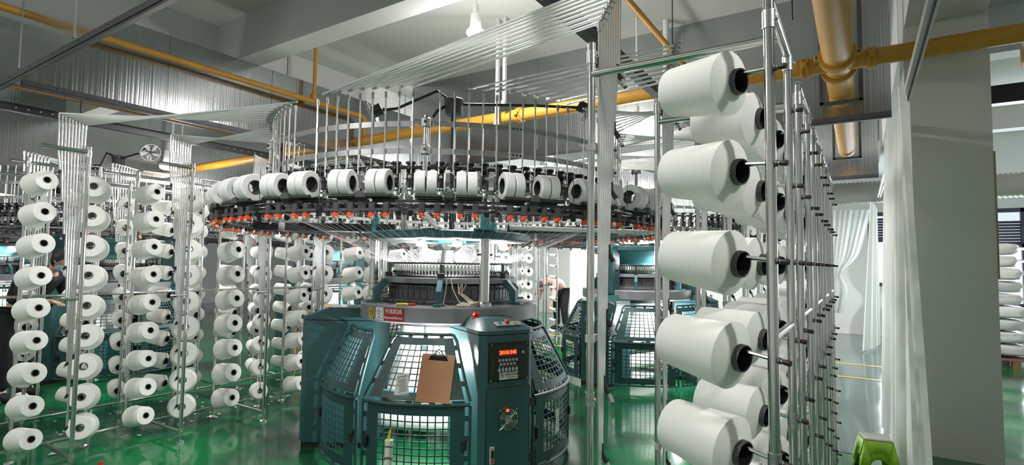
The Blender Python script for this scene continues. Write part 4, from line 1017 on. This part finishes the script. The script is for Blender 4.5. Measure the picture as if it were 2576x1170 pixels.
# ------------------------------------------------------------------ people
def skin_body(name,J,E_,k,parent,lv=2,root='pelvis'):
    me=bpy.data.meshes.new(name); names=list(J); me.from_pydata([J[n][0] for n in names],[(names.index(a),names.index(b)) for a,b in E_],[])
    me.materials.append(M[k]); o=bpy.data.objects.new(name,me); C.objects.link(o); o.parent=parent
    s=o.modifiers.new('Skin','SKIN'); s.use_smooth_shade=True
    if not me.skin_vertices: return o
    for i,n in enumerate(names):
        r=J[n][1]; me.skin_vertices[0].data[i].radius=r if isinstance(r,tuple) else (r,r); me.skin_vertices[0].data[i].use_root=(n==root)
    u=o.modifiers.new('Sub','SUBSURF'); u.levels=lv; u.render_levels=lv
    return o
def hand(J,E_,pre,wrist,fwd,side,nrm,fs=1.):
    w=Vector(wrist);f=Vector(fwd).normalized();s=Vector(side).normalized();n=Vector(nrm).normalized()
    J[pre+'palm']=(w+f*.05,(.030,.016)); E_.append((pre+'wrist',pre+'palm'))
    for i,(off,L) in enumerate(((.030,.075),(.010,.085),(-.010,.080),(-.030,.062))):
        a=w+f*.09+s*off*.9; b=a+f*L*.5+n*.008; c=b+f*L*.38+n*.022
        for q,p in enumerate((a,b,c)): J[f'{pre}f{i}{q}']=(p,.0095-.001*q)
        E_.append((pre+'palm',f'{pre}f{i}0')); E_.append((f'{pre}f{i}0',f'{pre}f{i}1')); E_.append((f'{pre}f{i}1',f'{pre}f{i}2'))
    a=w+f*.035+s*.034; b=a+f*.03+s*.022+n*.01; c=b+f*.028+n*.012
    for q,p in enumerate((a,b,c)): J[f'{pre}t{q}']=(p,.011-.001*q)
    E_.append((pre+'palm',f'{pre}t0')); E_.append((f'{pre}t0',f'{pre}t1')); E_.append((f'{pre}t1',f'{pre}t2'))
def head(parent,c,T,hair,maskon=False,long=False):
    # T: rotation; face looks along local +X
    b=MB(); prof=[]
    TT=Matrix.Translation(Vector(c))@T
    vs=[];nu,nv=20,16
    for i in range(nv+1):
        t=PI*i/nv
        for j in range(nu):
            a=2*PI*j/nu; x=.092*math.sin(t)*math.cos(a); y=.074*math.sin(t)*math.sin(a); z=.115*math.cos(t)
            if z<0: x*=1-.12*(-z/.115); y*=1-.25*(-z/.115)
            if x>.03 and abs(y)<.022:
                if -.03<z<.012: x+=.016*(1-abs(y)/.022)*(1-(z+.03)/.06)
                if -.062<z<-.045: x+=.005
            if x>.05 and .010<z<.032 and .015<abs(y)<.048: x-=.008
            if z<-.075 and x>0: x+=.010
            vs.append((x,y,z))
    b.add(vs,[(i*nu+j,(i+1)*nu+j,(i+1)*nu+(j+1)%nu,i*nu+(j+1)%nu) for i in range(nv) for j in range(nu)],'skin',TT)
    for s in (-1,1):
        b.ball(TT@Vector((-.005,s*.076,-.005)),.022,'skin',8,(.7,.35,1.2)); b.ball(TT@Vector((.078,s*.030,.020)),.009,'white',8); b.ball(TT@Vector((.084,s*.030,.020)),.0045,'ink',6)
    b.ball(TT@Vector((.082,0,-.055)),.014,'rub',8,(.5,1.5,.35))
    h=b.build('head',parent)
    b=MB(); vs=[]
    for i in range(nv+1):
        t=PI*i/nv
        for j in range(nu):
            a=2*PI*j/nu; x=-.008+.100*math.sin(t)*math.cos(a); y=.084*math.sin(t)*math.sin(a); z=.012+.118*math.cos(t)
            if x>.035: z=max(z,.060+.0*x); x=min(x,.088)
            elif x>.0: z=max(z,.0)
            else: z=max(z,-.085)
            vs.append((x,y,z))
    b.add(vs,[(i*nu+j,(i+1)*nu+j,(i+1)*nu+(j+1)%nu,i*nu+(j+1)%nu) for i in range(nv) for j in range(nu)],'hair',TT); b.build('hair',h)
    if maskon:
        b=MB(); g=[]
        for i in range(7):
            for j in range(9):
                u=-1+2*j/8; v=-1+2*i/6; g.append((.088+.022*(1-u*u)-.012*v*v+(.0 if v>-.9 else -.015)-.055*abs(u)**2,u*.068,-.045+v*.045))
        b.add(g,[(i*9+j,i*9+j+1,i*9+j+10,i*9+j+9) for i in range(6) for j in range(8)],'mask',TT)
        for s in (-1,1): b.tube([TT@Vector((.05,s*.07,-.02)),TT@Vector((.0,s*.082,.0)),TT@Vector((.05,s*.07,-.07))],.002,'white',4)
        o=b.build('face_mask',h,180); m=o.modifiers.new('thickness','SOLIDIFY'); m.thickness=.003
    return h
def person(label,loc,rz,J,E_,shirt,trou,shoe,hc,hT,hands,mask=False):
    o=thing('person',label,'person',loc,rz)
    body={n:(v[0],tuple(q*(.74 if n in('pelvis','lhip','rhip','spine','chest','neckb') else .45 if n in ('ltoe','rtoe') else .94) for q in (v[1] if isinstance(v[1],tuple) else (v[1],)*2))) for n,v in J.items()}; EB=list(E_)
    for (pre,f,s,n) in hands: hand(body,EB,pre,body[pre+'wrist'][0],f,s,n)
    skin_body('body',body,EB,'skin',o)
    def grow(keys,ed,d,k,name,root,dd=0):
        d=dd
        JJ={n:(J[n][0],tuple(q+(d+.025 if n=='neckb' else d) for q in (J[n][1] if isinstance(J[n][1],tuple) else (J[n][1],)*2))) for n in keys}
        return skin_body(name,JJ,[e for e in E_ if e[0] in keys and e[1] in keys],k,o,2,root)
    grow(['pelvis','spine','chest','neckb','lsh','lelb','lcuff','rsh','relb','rcuff'] if True else [],None,.014,shirt,'shirt','pelvis',.03)
    grow(['pelvis','lhip','lknee','lank','rhip','rknee','rank'],None,.017,trou,'trousers','pelvis',.03)
    b=MB()
    for s in ('l','r'):
        p=Vector(J[s+'ank'][0]); q=Vector(J[s+'toe'][0]); T=frame((p.x,p.y,0),(0,0,1)); d=(q-p); d.z=0
        b.tube([Vector((p.x,p.y,.05))-d.normalized()*.05,Vector((p.x,p.y,.055)),Vector((q.x,q.y,.04)),Vector((q.x,q.y,.035))+d.normalized()*.05],[.04,.05,.045,.03],'ink',10)
    b.build('shoes',o)
    head(o,hc,hT,None,mask); return o
EB0=[('pelvis','spine'),('spine','chest'),('chest','neckb'),('neckb','neck'),('neck','skull'),('chest','lsh'),('lsh','lelb'),('lelb','lcuff'),('lcuff','lwrist'),('chest','rsh'),('rsh','relb'),('relb','rcuff'),('rcuff','rwrist'),
 ('pelvis','lhip'),('lhip','lknee'),('lknee','lank'),('lank','ltoe'),('pelvis','rhip'),('rhip','rknee'),('rknee','rank'),('rank','rtoe')]
# bending person: local +X is the facing direction
J={'pelvis':((0,0,.93),(.15,.12)),'spine':((.20,0,1.08),(.14,.11)),'chest':((.42,0,1.13),(.15,.11)),'neckb':((.52,0,1.10),(.07,.06)),'neck':((.58,0,1.07),.052),'skull':((.64,0,1.03),.06),
 'lsh':((.44,.20,1.08),.058),'lelb':((.50,.24,.82),.042),'lcuff':((.56,.22,.68),.034),'lwrist':((.60,.20,.58),.028),'rsh':((.44,-.19,1.08),.058),'relb':((.50,-.24,.82),.042),'rcuff':((.56,-.22,.68),.034),'rwrist':((.60,-.20,.58),.028),
 'lhip':((0,.10,.86),.10),'lknee':((.04,.11,.48),.062),'lank':((-.02,.11,.09),.042),'ltoe':((.12,.12,.035),.035),'rhip':((0,-.10,.86),.10),'rknee':((.06,-.11,.48),.062),'rank':((.02,-.11,.09),.042),'rtoe':((.16,-.12,.035),.035)}
person('person in a pink shirt and black trousers bending over beside the distant spool rack',(-5.75,11.0,0),255,J,EB0,'pink','blackcloth','ink',(.70,0,1.0),Matrix.Rotation(rad(62),4,'Y'),[('l',(.3,0,-1),(0,-1,0),(-1,0,-.2)),('r',(.3,0,-1),(0,1,0),(-1,0,-.2))])
J={'pelvis':((0,0,.95),(.15,.12)),'spine':((.10,0,1.12),(.15,.115)),'chest':((.24,0,1.26),(.17,.12)),'neckb':((.33,0,1.35),(.07,.06)),'neck':((.37,0,1.38),.054),'skull':((.42,0,1.43),.06),
 'lsh':((.25,.20,1.30),.062),'lelb':((.30,.27,1.06),.045),'lcuff':((.42,.22,1.04),.036),'lwrist':((.50,.18,1.04),.028),'rsh':((.25,-.20,1.30),.062),'relb':((.30,-.27,1.06),.045),'rcuff':((.42,-.22,1.04),.036),'rwrist':((.50,-.18,1.04),.028),
 'lhip':((0,.10,.88),.10),'lknee':((.02,.12,.49),.066),'lank':((-.03,.13,.09),.045),'ltoe':((.11,.15,.035),.035),'rhip':((0,-.10,.88),.10),'rknee':((.02,-.12,.49),.066),'rank':((-.03,-.13,.09),.045),'rtoe':((.11,-.15,.035),.035)}
person('person in dark clothes and a pale blue face mask standing behind the cone racks',(-7.50,1.95,0),30,J,EB0,'blackcloth','blackcloth','ink',(.45,0,1.46),Matrix.Rotation(rad(38),4,'Y'),[('l',(1,0,-.1),(0,-1,0),(0,0,-1)),('r',(1,0,-.1),(0,1,0),(0,0,-1))],True)
# ------------------------------------------------------------------ camera, world, view
cam=bpy.data.cameras.new('camera'); co=bpy.data.objects.new('camera',cam); C.objects.link(co)
cam.sensor_width=36.; cam.lens=1345./2576*36.; cam.clip_start=.05
yaw,pit,rol=rad(33.),math.atan(77/1345),rad(.8)
co.matrix_world=Matrix.Translation((0,0,1.5))@Matrix.Rotation(yaw,4,'Z')@Matrix.Rotation(PI/2+pit,4,'X')@Matrix.Rotation(rol,4,'Z')
sc=bpy.context.scene; sc.camera=co
w=bpy.data.worlds.new('world'); sc.world=w; w.use_nodes=True; w.node_tree.nodes['Background'].inputs[0].default_value=(.75,.85,1,1); w.node_tree.nodes['Background'].inputs[1].default_value=.6
for i,h in enumerate(WH):
    l=bpy.data.lights.new('window_light','AREA'); l.shape='RECTANGLE'; l.size=h[1]-h[0]; l.size_y=(h[3]-h[2])*.62; l.energy=40*(h[1]-h[0]); l.color=(.85,.91,1)
    o=bpy.data.objects.new('window_light',l); C.objects.link(o); o.location=((h[0]+h[1])/2,14.42,h[2]+(h[3]-h[2])*.31); o.rotation_euler=(rad(-90),0,0)
sc.view_settings.view_transform='Standard'; sc.view_settings.look='None'; sc.view_settings.gamma=1; sc.view_settings.use_curve_mapping=False
sc.view_settings.exposure=0.8
sc.cycles.use_denoising=True; sc.cycles.max_bounces=8; sc.cycles.diffuse_bounces=4; sc.cycles.glossy_bounces=4; sc.cycles.transparent_max_bounces=12; sc.cycles.sample_clamp_indirect=8.
